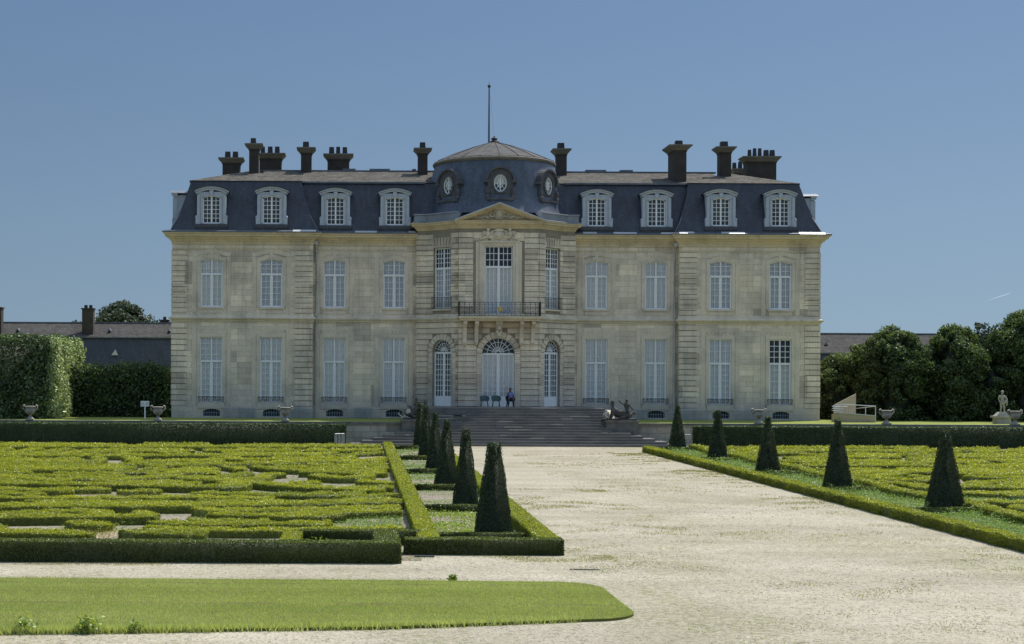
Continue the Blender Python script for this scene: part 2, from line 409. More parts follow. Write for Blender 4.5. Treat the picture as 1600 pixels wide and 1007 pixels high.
def hedge_pts(x0, x1, y0, y1, z0, z1, dens, faces='tfblr'):
    Ps, Ns = [], []
    A = {'t': ((x1 - x0) * (y1 - y0), (0, 0, 1)), 'f': ((x1 - x0) * (z1 - z0), (0, -1, 0)), 'b': ((x1 - x0) * (z1 - z0), (0, 1, 0)),
         'l': ((y1 - y0) * (z1 - z0), (-1, 0, 0)), 'r': ((y1 - y0) * (z1 - z0), (1, 0, 0))}
    for k in faces:
        n = int(A[k][0] * dens) + 1
        X = rng.uniform(x0, x1, n); Y = rng.uniform(y0, y1, n); Z = rng.uniform(z0, z1, n)
        if k == 't': Z[:] = z1
        if k == 'f': Y[:] = y0
        if k == 'b': Y[:] = y1
        if k == 'l': X[:] = x0
        if k == 'r': X[:] = x1
        Ps.append(np.stack([X, Y, Z], 1)); Ns.append(np.tile(np.array(A[k][1], float), (n, 1)))
    return np.concatenate(Ps), np.concatenate(Ns)
def hedge_into(fo, x0, x1, y0, y1, z0, z1, leaf, cover=1.7, spread=.8, amp=.02, f=2.2, faces='tfblr', tlo=0, thi=1):
    ins = leaf * .7
    fo.core(boxv(x0 + ins, x1 - ins, y0 + ins, y1 - ins, z0, z1 - ins), BOXF)
    P, N = hedge_pts(x0, x1, y0, y1, z0, z1, cover / (leaf * leaf * .46), faces)
    P = P + N * (wob(P, amp, f) + rng.normal(0, leaf * .28, len(P)))[:, None]
    V, F = leaves(P, N, leaf, spread); fo.addq(V, F, rng.uniform(tlo, thi, len(P)) * (.55 + .45 * np.clip(N[:, 2], 0, 1)))  # side leaves darker than the top, their shade put into the tint
def hedge(name, x0, x1, y0, y1, z0, z1, mat, leaf, label, cat='hedge', group=None, **kw):
    fo = Foliage(); hedge_into(fo, x0, x1, y0, y1, z0, z1, leaf, **kw)
    return tag(recenter(fo.build(name, mat)), label, cat, group)
# ================================================================== CHATEAU
CX, CY, ZT = 10.1, 112.0, 1.5
chateau = empty('chateau', (CX, CY, ZT), 'long pale limestone mansion with slate mansard roof and domed central pavilion behind the steps', 'mansion')
class Fr:
    def __init__(s, a, b):
        s.a = Vector(a); d = Vector(b) - s.a; s.len = d.length; s.d = d.normalized(); s.n = Vector((s.d.y, -s.d.x))
        s.ang = math.atan2(s.d.y, s.d.x)
    def pt(s, t, z, o=0.0):
        p = s.a + s.d * t + s.n * o
        return (CX + p.x, CY + p.y, z)
PAV = [(-5.8, 0), (-5.8, -.6), (-5.1, -.6), (-2.9, -2.75), (2.9, -2.75), (5.1, -.6), (5.8, -.6), (5.8, 0)]
F_LP = Fr((-23.85, -.6), (-13.47, -.6)); F_RP = Fr((13.47, -.6), (23.85, -.6))
F_LI = Fr((-13.47, 0), (-5.8, 0)); F_RI = Fr((5.8, 0), (13.47, 0))
F_LE = Fr((-23.85, 14), (-23.85, -.6)); F_RE = Fr((23.85, -.6), (23.85, 14))
F_LJ = Fr((-13.47, -.6), (-13.47, 0)); F_RJ = Fr((13.47, 0), (13.47, -.6))
P_FR = [Fr(PAV[i], PAV[i + 1]) for i in range(7)]
F_LF, F_C, F_RF = P_FR[2], P_FR[3], P_FR[4]

def arcz(h, s):      # hole (sc,w,za,zb,rise): height of head at lateral s
    sc, w, za, zb, rise = h
    if rise <= 0: return zb
    r = (w * w / 4 + rise * rise) / (2 * rise); x = min(abs(s - sc), w / 2)
    return zb - r + math.sqrt(max(r * r - x * x, 0))
def panel(mb, fr, s0, s1, z0, z1, holes=(), o=0.0, depth=.38, reveal=True):
    q = lambda a, b, c, d: mb.add([a, b, c, d], [(0, 1, 2, 3)])
    pt = lambda s, z, oo=0: fr.pt(s, z, o + oo)
    xs = s0
    for h in sorted(holes):
        sc, w, za, zb, rise = h; a, b = sc - w / 2, sc + w / 2
        q(pt(xs, z0), pt(a, z0), pt(a, z1), pt(xs, z1)); xs = b
        if za > z0: q(pt(a, z0), pt(b, z0), pt(b, za), pt(a, za))
        n = 1 if rise <= 0 else 14
        for i in range(n):
            u, v = a + w * i / n, a + w * (i + 1) / n; zu, zv = arcz(h, u), arcz(h, v)
            q(pt(u, zu), pt(v, zv), pt(v, z1), pt(u, z1))
            if reveal: q(pt(u, zu), pt(v, zv), pt(v, zv, -depth), pt(u, zu, -depth))
        if reveal:
            zs = zb - max(rise, 0)
            q(pt(a, za), pt(a, zs), pt(a, zs, -depth), pt(a, za, -depth))
            q(pt(b, za), pt(b, zs), pt(b, zs, -depth), pt(b, za, -depth))
            q(pt(a, za), pt(b, za), pt(b, za, -depth), pt(a, za, -depth))
    q(pt(xs, z0), pt(s1, z0), pt(s1, z1), pt(xs, z1))
def fbox(mb, fr, s0, s1, z0, z1, o0, o1):
    p = fr.pt
    vs = [p(s0, z0, o1), p(s1, z0, o1), p(s1, z0, o0), p(s0, z0, o0), p(s0, z1, o1), p(s1, z1, o1), p(s1, z1, o0), p(s0, z1, o0)]
    mb.add(vs, [(4, 5, 6, 7), (0, 1, 5, 4), (1, 2, 6, 5), (3, 0, 4, 7), (3, 2, 1, 0)])
def courses(mb, fr, s0, s1, z0, z1, n, proud, holes=(), gap=.055, margin=0.0, back=-.02):
    hgt = (z1 - z0) / n
    for i in range(n):
        a, b = z0 + i * hgt + gap / 2, z0 + (i + 1) * hgt - gap / 2
        cuts = []
        for (sc, w, za, zb, rise) in holes:
            if b <= za or a >= zb + margin: continue
            m = max((a + b) / 2, a); hw = w / 2
            if rise > 0:
                r = (w * w / 4 + rise * rise) / (2 * rise) + margin; zc = zb + margin - r
                if a > zb - rise: dz = a - zc; hw = math.sqrt(max(r * r - dz * dz, 0)); 
            cuts.append((sc - hw - (margin if a <= zb - rise else 0), sc + hw + (margin if a <= zb - rise else 0)))
        x = s0
        for (c0, c1) in sorted(cuts):
            if c0 > x + .02: fbox(mb, fr, x, c0, a, b, back, proud)
            x = max(x, c1)
        if s1 > x + .02: fbox(mb, fr, x, s1, a, b, back, proud)
def ring(mb, fr, h, r_out, proud, n=9, gap=.02, a_lim=0):   # voussoirs round an arch head
    sc, w, za, zb, rise = h; r = w / 2; zc = zb - r
    for i in range(n):
        t0 = math.pi * i / n + gap / r; t1 = math.pi * (i + 1) / n - gap / r
        pts = []
        for (rr, t) in ((r, t0), (r_out, t0), (r_out, t1), (r, t1)): pts.append((sc - rr * math.cos(t), zc + rr * math.sin(t)))
        mb.prism(pts, lambda a, b, d: fr.pt(a, b, proud if d == 0 else -.02))
def slocal(fr, u): return u - fr.a.x           # for frames parallel to the facade

WU = {F_LP: (-20.94, -16.54), F_LI: (-11.89, -7.49), F_RI: (7.49, 11.89), F_RP: (16.54, 20.94)}
W_ = 1.66; GZ0, GZ1 = 2.62, 7.46; UZ0, UZ1, URISE = 9.66, 13.24, .22
wall, surround = MB(), MB()
joint = MB()
for fr, us in WU.items():
    gh = [(slocal(fr, u), W_, GZ0, GZ1, 0) for u in us]; uh = [(slocal(fr, u), W_, UZ0, UZ1, URISE) for u in us]
    bh = [(slocal(fr, u) + .05, 1.25, 1.62, 2.16, .16) for u in us]
    panel(wall, fr, 0, fr.len, ZT - .3, 2.25, bh, o=.09, depth=.4)
    panel(wall, fr, 0, fr.len, 2.25, 8.8, gh)
    panel(wall, fr, 0, fr.len, 8.8, 14.5, uh); fz = MB(); fbox(fz, fr, 0, fr.len, 13.88, 13.97, -.02, .035); fz.build('frieze_moulding', M['cream'], chateau)
    tr_ = MB(); fbox(tr_, fr, 0, fr.len, 2.25, 2.36, -.02, .085); tr_.build('plinth_moulding', M['trim'], chateau)
    for (s, *_r) in gh:
        for sg in (-1, 1):
            a = s + sg * (W_ / 2 + .002); b = s + sg * (W_ / 2 + .24); fbox(surround, fr, min(a, b), max(a, b), GZ0, GZ1, -.02, .05)
            a = s + sg * 1.10; b = s + sg * 1.42; fbox(surround, fr, min(a, b), max(a, b), 2.37, 8.28, -.02, .028)
        fbox(surround, fr, s - W_ / 2 - .24, s + W_ / 2 + .24, GZ1 + .003, GZ1 + .30, -.02, .052)
        fbox(surround, fr, s - 1.098, s + 1.098, 7.98, 8.28, -.02, .026)
        n = 7        # flat-arch voussoirs
        for i in range(n):
            c = (i - (n - 1) / 2); x = s + c * .24; k = .05 * c
            surround.prism([(x - .10, GZ1 + .31), (x + .10, GZ1 + .31), (x + .115 + k, 7.97), (x - .115 + k, 7.97)], lambda a, b, d: fr.pt(a, b, .022 if d == 0 else -.02))
        fbox(surround, fr, s - 1.0, s + 1.0, 2.255, GZ0 - .003, .05, .12)      # sill block
        fbox(surround, fr, s - 1.0, s + 1.0, 2.17, 2.245, .05, .14)
    for h in uh:
        s = h[0]
        for sg in (-1, 1):
            a = s + sg * (W_ / 2 + .002); b = s + sg * (W_ / 2 + .24); fbox(surround, fr, min(a, b), max(a, b), UZ0, UZ1 - URISE, -.02, .05)
            a = s + sg * 1.10; b = s + sg * 1.42; fbox(surround, fr, min(a, b), max(a, b), 9.2, 13.35, -.02, .028)
        m = 10
        for i in range(m):
            a0 = -1.07 + 2.14 * i / m; a1 = -1.07 + 2.14 * (i + 1) / m
            f0 = arcz(h, s + a0); f1 = arcz(h, s + a1)
            surround.prism([(s + a0, f0), (s + a1, f1), (s + a1, f1 + .28), (s + a0, f0 + .28)], lambda a, b, d: fr.pt(a, b, .052 if d == 0 else -.02))
            b0, b1 = a0 * 1.33, a1 * 1.33
            surround.prism([(s + b0, f0 + .36), (s + b1, f1 + .36), (s + b1, f1 + .66), (s + b0, f0 + .66)], lambda a, b, d: fr.pt(a, b, .03 if d == 0 else -.02))
        fbox(surround, fr, s - .12, s + .12, UZ1 + .01, UZ1 + .62, -.02, .075)
        fbox(surround, fr, s - .95, s + .95, UZ0 - .14, UZ0 - .003, -.02, .10)
        fbox(surround, fr, s - .85, s + .85, 9.2, UZ0 - .15, -.02, .03)
for fr in (F_LE, F_RE):
    hs = [(3, W_, GZ0, GZ1, 0), (8, W_, GZ0, GZ1, 0)]
    panel(wall, fr, 0, fr.len, ZT - .3, 14.5)
for fr in (F_LJ, F_RJ): panel(wall, fr, 0, fr.len, ZT - .3, 14.5)
bk = Fr((23.85, 14), (-23.85, 14)); panel(wall, bk, 0, bk.len, ZT - .3, 14.5)
# quoins on the end pavilions
for fr, spans in ((F_LP, ((0.003, 1.1), (9.05, 10.36))), (F_RP, ((.02, 1.33), (9.28, 10.377)))):
    for (a, b) in spans:
        for (za, zb, n) in ((2.37, 8.5, 15), (9.19, 13.85, 12)):
            quoin = MB(); courses(quoin, fr, a, b, za, zb, n, .065, gap=.048)
            j = MB(); fbox(j, fr, a + .002, b - .002, za, zb, -.02, .012)
            q_ = quoin.build('quoin', M['ashlar'], chateau); j.build('joint', M['joint'], q_)
for fr, (a, b) in ((F_LE, (13.5, 14.6)), (F_RE, (0, 1.1))):
    quoin = MB(); courses(quoin, fr, a + .003, b - .003, 2.37, 8.5, 15, .06); quoin.build('quoin', M['ashlar'], chateau); quoin = MB(); courses(quoin, fr, a + .003, b - .003, 9.19, 13.85, 12, .06); quoin.build('quoin', M['ashlar'], chateau)
# rusticated central pavilion
HC_G = (F_C.len / 2, 2.36, 2.46, 7.48, 1.18); HC_U = (F_C.len / 2, 2.02, 8.95, 14.06, 0)
SF = F_LF.len / 2
HS_G = (SF, 1.85, 2.46, 7.32, .925); HS_U = (SF, 1.72, 9.55, 14.0, 0)
holesG = {F_LF: [HS_G], F_C: [HC_G], F_RF: [HS_G]}; holesU = {F_LF: [HS_U], F_C: [HC_U], F_RF: [HS_U]}
for fr in P_FR:
    g = holesG.get(fr, []); u = holesU.get(fr, [])
    panel(joint, fr, 0, fr.len, ZT - .3, 8.8, g, depth=.45); panel(joint, fr, 0, fr.len, 8.8, 15.4, u, depth=.4); quoin = MB()
    e = .004
    courses(quoin, fr, e, fr.len - e, 2.47, 8.55, 15, .075, g, gap=.048, margin=.42 if g else 0)
    big = [(h[0], h[1] + (1.7 if fr is F_C else .0), h[2], h[3] + (1.6 if fr is F_C else .75), 0) for h in u]
    for h in g:
        ring(quoin, fr, h, h[1] / 2 + .40, .085, 11)
        for sg in (-1, 1):
            xa, xb = sorted((h[0] + sg * (h[1] / 2 + .003), h[0] + sg * (h[1] / 2 + .40)))
            for q in range(9): zq = (h[3] - h[4] - h[2]) / 9; fbox(quoin, fr, xa, xb, h[2] + q * zq + .008, h[2] + (q + 1) * zq - .008, -.02, .055)
    quoin.build('rusticated_wall', M['ashlar'], chateau); quoin = MB()
    courses(quoin, fr, e, fr.len - e, 9.2, 15.05, 15, .075, big, gap=.048)
    if fr in (F_LF, F_RF):
        s = SF
        for i in range(7):
            c = i - 3; x = s + c * .25; k = .07 * c
            quoin.prism([(x - .108, 14.03), (x + .108, 14.03), (x + .112 + k, 14.72), (x - .112 + k, 14.72)], lambda a, b, d: fr.pt(a, b, .08 if d == 0 else -.02))
        fbox(surround, fr, s - .95, s + .95, 9.42, 9.548, -.02, .12)
    if fr is F_C: fbox(quoin, fr, fr.len / 2 - 1.84, fr.len / 2 + 1.84, 14.43, 15.05, -.02, .03)
    quoin.build('rusticated_wall', M['ashlar'], chateau)
s = F_C.len / 2      # moulded frame of the upper central window
for sg in (-1, 1):
    for (a, b, o) in ((1.013, 1.20, .05), (1.203, 1.42, .11), (1.423, 1.66, .04)):
        fbox(surround, F_C, min(s + sg * a, s + sg * b), max(s + sg * a, s + sg * b), 8.97, 14.1 + (b - 1.0) * .4, -.02, o)
fbox(surround, F_C, s - 1.2, s + 1.2, 14.063, 14.22, -.02, .052); fbox(surround, F_C, s - 1.42, s + 1.42, 14.223, 14.32, -.02, .112)
fbox(surround, F_C, s - 1.5, s + 1.5, 14.323, 14.42, -.02, .16)
wall.build('wall', M['ashlar'], chateau); joint.build('pavilion_wall', M['joint'], chateau); surround.build('window_surround', M['trim'], chateau)

LEFT = [(-23.85, 14), (-23.85, -.6), (-13.47, -.6), (-13.47, 0), (-5.8, 0)]
RIGHT = [(5.8, 0), (13.47, 0), (13.47, -.6), (23.85, -.6), (23.85, 14)]
W2 = lambda pl: [(CX + x, CY + y) for x, y in pl]
sc_prof = [(-.02, 8.56), (.06, 8.6), (.10, 8.72), (.22, 8.78), (.24, 8.88), (.05, 8.97), (.045, 9.16), (-.02, 9.18)]
for pl in (LEFT, RIGHT, PAV): MB().sweep(W2(pl), sc_prof).build('string_course', M['trim'], chateau)
co_prof = [(-.02, 14.24), (.05, 14.27), (.05, 14.46), (.11, 14.50), (.16, 14.62), (.28, 14.67), (.30, 14.77), (.50, 14.84), (.52, 14.97), (.61, 15.02), (.65, 15.10), (.05, 15.18)]
for pl in (LEFT, RIGHT): MB().sweep(W2(pl), co_prof).build('cornice', M['cream'], chateau)
gu_prof = [(.67, 15.105), (.67, 15.19), (.45, 15.27), (.20, 15.30), (-.3, 15.31)]
for pl in (LEFT, RIGHT): MB().sweep(W2(pl), gu_prof).build('gutter', M['lead'], chateau)
# pale zinc strips along the gutter, painted in for its sunlit stretches
for (u, v, w) in ((-14.1, -.6, 1.7), (-9.6, 0, 1.6), (-6.2, 0, .5), (6.9, 0, 1.0), (9.5, 0, 1.7), (12.6, 0, .9), (13.9, -.6, 1.1), (17.3, -.6, 1.7), (23.1, -.6, 1.9)):
    fl = MB(); fl.add([(CX + u - w / 2, CY + v - .70, 15.17), (CX + u + w / 2, CY + v - .70, 15.17), (CX + u + w / 2, CY + v - .42, 15.33), (CX + u - w / 2, CY + v - .42, 15.33)], [(0, 1, 2, 3)])
    fl.build('zinc_glint', M['galv'], chateau)
pc_prof = [(-.02, 15.30), (.07, 15.33), (.085, 15.45), (.17, 15.49), (.20, 15.57), (.42, 15.64), (.44, 15.75), (.53, 15.79), (.55, 15.85), (.0, 15.88)]
MB().sweep(W2(PAV), pc_prof).build('pavilion_cornice', M['cream'], chateau)
PAV2 = [(-5.9, 1.5)] + PAV[1:-1] + [(5.9, 1.5)]
pp = [(.40, 15.84), (.40, 15.95), (.26, 16.0), (.24, 16.42), (.32, 16.47), (.30, 16.54), (-.5, 16.56)]
for q in (PAV2[:4], PAV2[4:]): MB().sweep(W2(q), pp).build('zinc_parapet', M['zinc'], chateau)

# ---- windows: white frames (parts) with panes and curtains (sub-parts), modelled round a local origin at sill level
def win_mesh(w, h, rise, cols, rows_lo, rows_hi, ztr, fan=False, door=False, bar=.042):
    hole = (0, w, 0, h, rise); m = MB()
    Fl = lambda s, z, o: (s, -o, z)
    def bx(s0, s1, z0, z1, o0=-.05, o1=.0): m.box(s0, s1, -o1, -o0, z0, z1)
    t = .085; top = h - rise
    bx(-w / 2, -w / 2 + t, 0, top, -.06, .02); bx(w / 2 - t, w / 2, 0, top, -.06, .02); bx(-w / 2 + t, w / 2 - t, 0, t * 1.3, -.06, .018)
    if rise > 0:
        n = 16
        for i in range(n):
            a, b = -w / 2 + w * i / n, -w / 2 + w * (i + 1) / n
            m.prism([(a, max(arcz(hole, a) - t, top - .0)), (b, max(arcz(hole, b) - t, top - .0)), (b, arcz(hole, b)), (a, arcz(hole, a))],
                    lambda x, y, d: (x, -.02 if d == 0 else .06, y))
    else: bx(-w / 2 + t, w / 2 - t, h - t, h, -.06, .018)
    zt = ztr
    bx(-w / 2 + t, w / 2 - t, zt - .075, zt + .075, -.06, .035)
    htop = top if fan else (lambda s: 0)
    bx(-.065, .065, t, zt - .076, -.05, .022)
    zl0 = t * 1.3; zpan = zl0 + (.62 if door else 0)
    if door: bx(-w / 2 + t, w / 2 - t, zl0, zpan, -.045, .005)
    half = w / 2 - t
    for sg in (-1, 1):
        x0, x1 = sg * .065, sg * half
        for k in range(1, cols):
            x = x0 + (x1 - x0) * k / cols; bx(x - bar / 2, x + bar / 2, zpan, zt - .076)
            if not fan: bx(x - bar / 2, x + bar / 2, zt + .076, arcz(hole, x) - t * .8)
        a, b = min(x0, x1), max(x0, x1)
        bx(a, a + .05, zpan, zt - .077, -.052, .008); bx(b - .05, b, zpan, zt - .077, -.052, .008)
        for k in range(1, rows_lo):
            z = zpan + (zt - .075 - zpan) * k / rows_lo; bx(a, b, z - bar / 2, z + bar / 2, -.048, -.002)
        if not fan:
            for k in range(1, rows_hi):
                z = zt + .075 + (h - t - zt - .075) * k / rows_hi
                if z < top: bx(a, b, z - bar / 2, z + bar / 2, -.048, -.002)
    if not fan: bx(-.055, .055, zt + .076, h - t * .8, -.05, .022)
    if fan:
        zc = zt + .075; r = h - zc - .02
        for k in range(1, 10):
            a = math.pi * k / 10
            m.tube([(.12 * r * math.cos(a), -.0, zc + .12 * r * math.sin(a)), (r * math.cos(a), -.0, zc + r * math.sin(a))], .026, 4)
        for rr in (.36, .70):
            m.tube([(rr * r * math.cos(math.pi * k / 14), 0, zc + rr * r * math.sin(math.pi * k / 14)) for k in range(15)], .022, 4)
    me = bpy.data.meshes.new('window'); me.from_pydata(m.v, [], m.f)
    bm = bmesh.new(); bm.from_mesh(me); bmesh.ops.recalc_face_normals(bm, faces=bm.faces); bm.to_mesh(me); bm.free()
    me.materials.append(M['white']); return me
def head_mesh(nm, w, h, rise, y, mat, z0=0, wave=0):
    hole = (0, w, 0, h, rise); n = 24 if (rise > 0 or wave) else 1; v, f = [], []
    for i in range(n + 1):
        s = -w / 2 + w * i / n; yy = y + (wave * math.sin(i * 2.4) if wave else 0)
        v += [(s, yy, z0), (s, yy, arcz(hole, s))]
    f = [(2 * i, 2 * i + 2, 2 * i + 3, 2 * i + 1) for i in range(n)]
    me = bpy.data.meshes.new(nm); me.from_pydata(v, [], f); me.materials.append(mat); return me
def place_win(fr, s, z, inset, me, pane, cur=None, back=None, name='window', parent=None, label=None):
    o = bpy.data.objects.new(name, me); COL.objects.link(o); o.parent = parent or chateau
    p = Vector(fr.pt(s, z, -inset)); o.location = p - wloc(o.parent); o.rotation_euler.z = fr.ang
    for nm, m2 in (('pane', pane), ('curtain', cur), ('dark_room', back)):
        if m2:
            c = bpy.data.objects.new(nm, m2); COL.objects.link(c); c.parent = o
    return o
hg, hu = GZ1 - GZ0, UZ1 - UZ0
mg = win_mesh(W_, hg, 0, 2, 7, 4, 3.05); mu = win_mesh(W_, hu, URISE, 2, 5, 3, 2.42)
pg = head_mesh('pane', W_, hg, 0, .03, M['glass']); pu = head_mesh('pane', W_, hu, URISE, .03, M['glass'])
cg = head_mesh('curtain', W_, hg, 0, .10, M['curtain'], wave=.025); cu = head_mesh('curtain', W_, hu, URISE, .10, M['curtain'], wave=.025)
cglo = head_mesh('curtain', W_, 3.05, 0, .10, M['curtain'], wave=.025)
bgk = head_mesh('dark_room', W_, hg, 0, .34, M['dark']); buk = head_mesh('dark_room', W_, hu, URISE, .34, M['dark'])
guard_proto = None
def ironwork(m, x0, x1, z0, z1, y, step, r=.014):
    m.box(x0, x1, y - .02, y + .02, z1 - .035, z1); m.box(x0, x1, y - .015, y + .015, z0, z0 + .03)
    m.box(x0, x1, y - .012, y + .012, z1 - .16 * (z1 - z0) - .02, z1 - .16 * (z1 - z0))
    n = max(2, int((x1 - x0) / step)); hgt = (z1 - z0) * .78
    for k in range(n + 1):
        x = x0 + (x1 - x0) * k / n; m.tube([(x, y, z0), (x, y, z1 - .02)], r, 4)
    for k in range(n):
        xc = x0 + (x1 - x0) * (k + .5) / n; rr = min((x1 - x0) / n * .42, hgt * .24)
        for zc, sg in ((z0 + hgt * .30, 1), (z0 + hgt * .74, -1)):
            m.tube([(xc + rr * (1 - .06 * i) * math.cos(sg * i * .55), y, zc + rr * (1 - .06 * i) * math.sin(sg * i * .55)) for i in range(13)], r * .8, 4)
for fr, us in WU.items():
    for u in us:
        s = slocal(fr, u)
        last = fr is F_RP and u > 20
        place_win(fr, s, GZ0, .10, mg, pg, cglo if last else cg, bgk, label=None)
        place_win(fr, s, UZ0, .10, mu, pu, cu, buk)
        if guard_proto is None:
            m = MB(); ironwork(m, -.93, .93, 0, .46, 0, .31); m.tube([(-.93, 0, 0), (-.93, .12, 0)], .02, 4); m.tube([(.93, 0, 0), (.93, .12, 0)], .02, 4)
            g = m.build('window_guard', M['iron'], chateau, loc=fr.pt(s, GZ0 - .02, .09)); guard_proto = g
        else:
            g = guard_proto.copy(); COL.objects.link(g); g.parent = chateau; g.location = Vector(fr.pt(s, GZ0 - .02, .09)) - chateau.location
        m = MB()       # barred basement light
        for k in range(7): x = -.55 + 1.1 * k / 6; m.tube([(x, 0, 0), (x, 0, .53 - .1 * (x / .6) ** 2)], .02, 4)
        m.box(-.62, .62, -.015, .015, .25, .28)
        b = m.build('basement_grille', M['railpaint'], chateau, loc=fr.pt(s + .05, 1.62, .0))
        m = MB(); m.add([(-.66, .3, -.05), (.66, .3, -.05), (.66, .3, .6), (-.66, .3, .6)], [(0, 1, 2, 3)]); m.build('dark_cellar', M['dark'], b, loc=fr.pt(s + .05, 1.62, .0))
hc = HC_G[3] - HC_G[2]
place_win(F_C, HC_G[0], HC_G[2], .2, win_mesh(HC_G[1], hc, HC_G[4], 3, 8, 1, hc - 1.18 - .05, fan=True, door=True), head_mesh('pane', HC_G[1], hc, 1.18, .03, M['glass']),
          head_mesh('curtain', HC_G[1], hc - 1.23, 0, .10, M['curtain'], wave=.025), head_mesh('dark_room', HC_G[1], hc, 1.18, .40, M['dark']), 'door')
hcu = HC_U[3] - HC_U[2]
place_win(F_C, HC_U[0], HC_U[2], .18, win_mesh(HC_U[1], hcu, 0, 3, 7, 3, 3.6), head_mesh('pane', HC_U[1], hcu, 0, .03, M['glass']),
          head_mesh('curtain', HC_U[1], 3.6, 0, .10, M['curtain'], wave=.025), head_mesh('dark_room', HC_U[1], hcu, 0, .36, M['dark']), 'window')
hs_, hsu = HS_G[3] - HS_G[2], HS_U[3] - HS_U[2]
msg = win_mesh(HS_G[1], hs_, .925, 3, 8, 1, hs_ - .925 - .05, fan=True, door=True); msu = win_mesh(HS_U[1], hsu, 0, 3, 7, 4, 2.95)
psg = head_mesh('pane', HS_G[1], hs_, .925, .03, M['glass']); psu = head_mesh('pane', HS_U[1], hsu, 0, .03, M['glass'])
csg = head_mesh('curtain', HS_G[1], hs_ - .98, 0, .22, M['dark']); csu = head_mesh('curtain', HS_U[1], 2.95, 0, .10, M['curtain'], wave=.025)
bsg = head_mesh('dark_room', HS_G[1], hs_, .925, .40, M['dark']); bsu = head_mesh('dark_room', HS_U[1], hsu, 0, .36, M['dark'])
M['netcurtain'] = mat_curtain('netcurtain', (.22, .255, .30), (.40, .44, .47))
csg2 = head_mesh('curtain', HS_G[1], hs_ - .98, 0, .18, M['netcurtain'], wave=.03)
for fr in (F_LF, F_RF):
    place_win(fr, SF, HS_G[2], .22, msg, psg, csg2, bsg, 'door'); place_win(fr, SF, HS_U[2], .18, msu, psu, csu, bsu)
    m = MB(); ironwork(m, -.95, .95, 0, .85, 0, .3)
    g = m.build('window_guard', M['iron'], chateau, loc=fr.pt(SF, 9.55, .12)); g.rotation_euler.z = fr.ang

# ---- balcony on consoles
BX, BY = CX, CY - 2.75
bal = MB(); bal.box(BX - 2.95, BX + 2.95, BY - 1.15, BY + .02, 8.78, 8.94); bal.box(BX - 2.85, BX + 2.85, BY - 1.05, BY + .02, 8.62, 8.777)
balcony = bal.build('balcony', M['cream'], chateau)
def console(x, w, h, mat, out=.95):
    prof = [(0.02, 8.61), (out, 8.61), (out + .02, 8.42), (out * .8, 8.30), (out * .5, 8.1), (out * .42, 7.8), (.34, 8.6 - h * .75), (.40, 8.6 - h * .9), (.30, 8.6 - h), (.02, 8.6 - h)]
    m = MB(); m.prism(prof, lambda a, b, d: (x - w / 2 if d == 0 else x + w / 2, BY - a, b)); m.build('console', mat, balcony)
for x in (-2.45, -1.62, 1.62, 2.45): console(BX + x, .27, 1.70, M['trim'])
console(BX, .46, 1.15, M['trim'], .7)
k = MB(); k.ball((BX, BY - .62, 8.15), (.16, .16, .2)); k.ball((BX - .13, BY - .5, 7.85), (.1, .12, .14)); k.ball((BX + .13, BY - .5, 7.85), (.1, .12, .14)); k.ball((BX, BY - .5, 7.65), (.13, .12, .16))
k.build('carved_keystone', M['trim'], chateau, smooth=True)
m = MB(); m.box(BX - 2.9, BX + 2.9, BY - 1.125, BY - 1.121, 9.93, 9.95); ironwork(m, BX - 2.9, BX - 1.08, 8.96, 9.96, BY - 1.1, .36, .016); ironwork(m, BX + 1.08, BX + 2.9, 8.96, 9.96, BY - 1.1, .36, .016)
for sx in (-2.9, 2.9):
    m.box(BX + sx - .03, BX + sx + .03, BY - 1.12, BY, 9.925, 9.962); m.box(BX + sx - .02, BX + sx + .02, BY - 1.1, BY, 8.96, 8.99)
    for i in range(6): m.tube([(BX + sx, BY - 1.05 + i * .19, 8.96), (BX + sx, BY - 1.05 + i * .19, 9.94)], .016, 4)
    m.tube([(BX + sx, BY - 1.1, 8.96), (BX + sx, BY - 1.1, 10.02)], .035, 6)
m.build('railing', M['iron'], balcony)
m = MB(); ironwork(m, BX - 1.07, BX + 1.07, 8.963, 9.958, BY - 1.1, .267, .02); m.build('railing_centre', M['blueiron'], balcony)
m = MB(); m.lathe((0, 0, 0), [(0, .03), (.10, .025), (.17, 0)], 10); m.v = [(BX + x, BY - 1.13 - z, 9.45 + y) for x, y, z in m.v]
for i in range(8):
    a = i * math.pi / 4; m.tube([(BX + .14 * math.cos(a), BY - 1.13, 9.45 + .14 * math.sin(a)), (BX + .27 * math.cos(a), BY - 1.13, 9.45 + .27 * math.sin(a))], [.035, .01], 5)
m.build('gilded_rosette', M['gold'], balcony)

# ---- pediment and carved reliefs
PY = BY - .08; ax, az, bz = 2.95, 17.12, 15.88
ped = MB()
ped.prism([(BX - 2.8, bz), (BX + 2.8, bz), (BX, az - .28)], lambda a, b, d: (a, PY + .10 if d == 0 else PY + .9, b))
ped.build('tympanum', M['cream'], chateau)
rk = MB()
for sg in (-1, 1):
    for (o0, o1, out) in ((0, .10, .56), (.10, .19, .42), (.19, .28, .20)):
        sl = (az - bz) / ax
        A = (BX + sg * (ax + .25), bz + .02 - .25 * sl * 0 - o0 * 1.1); B = (BX, az - o0 * 1.1)
        A2 = (BX + sg * (ax + .25), bz + .02 - o1 * 1.1); B2 = (BX, az - o1 * 1.1)
        rk.prism([(A[0], max(A[1] - 0, bz - .3)), B, B2, (A2[0], A2[1])], lambda a, b, d, out=out: (a, PY - out if d == 0 else PY + .95, b))
rk.build('raking_cornice', M['cream'], chateau)
fp = MB()
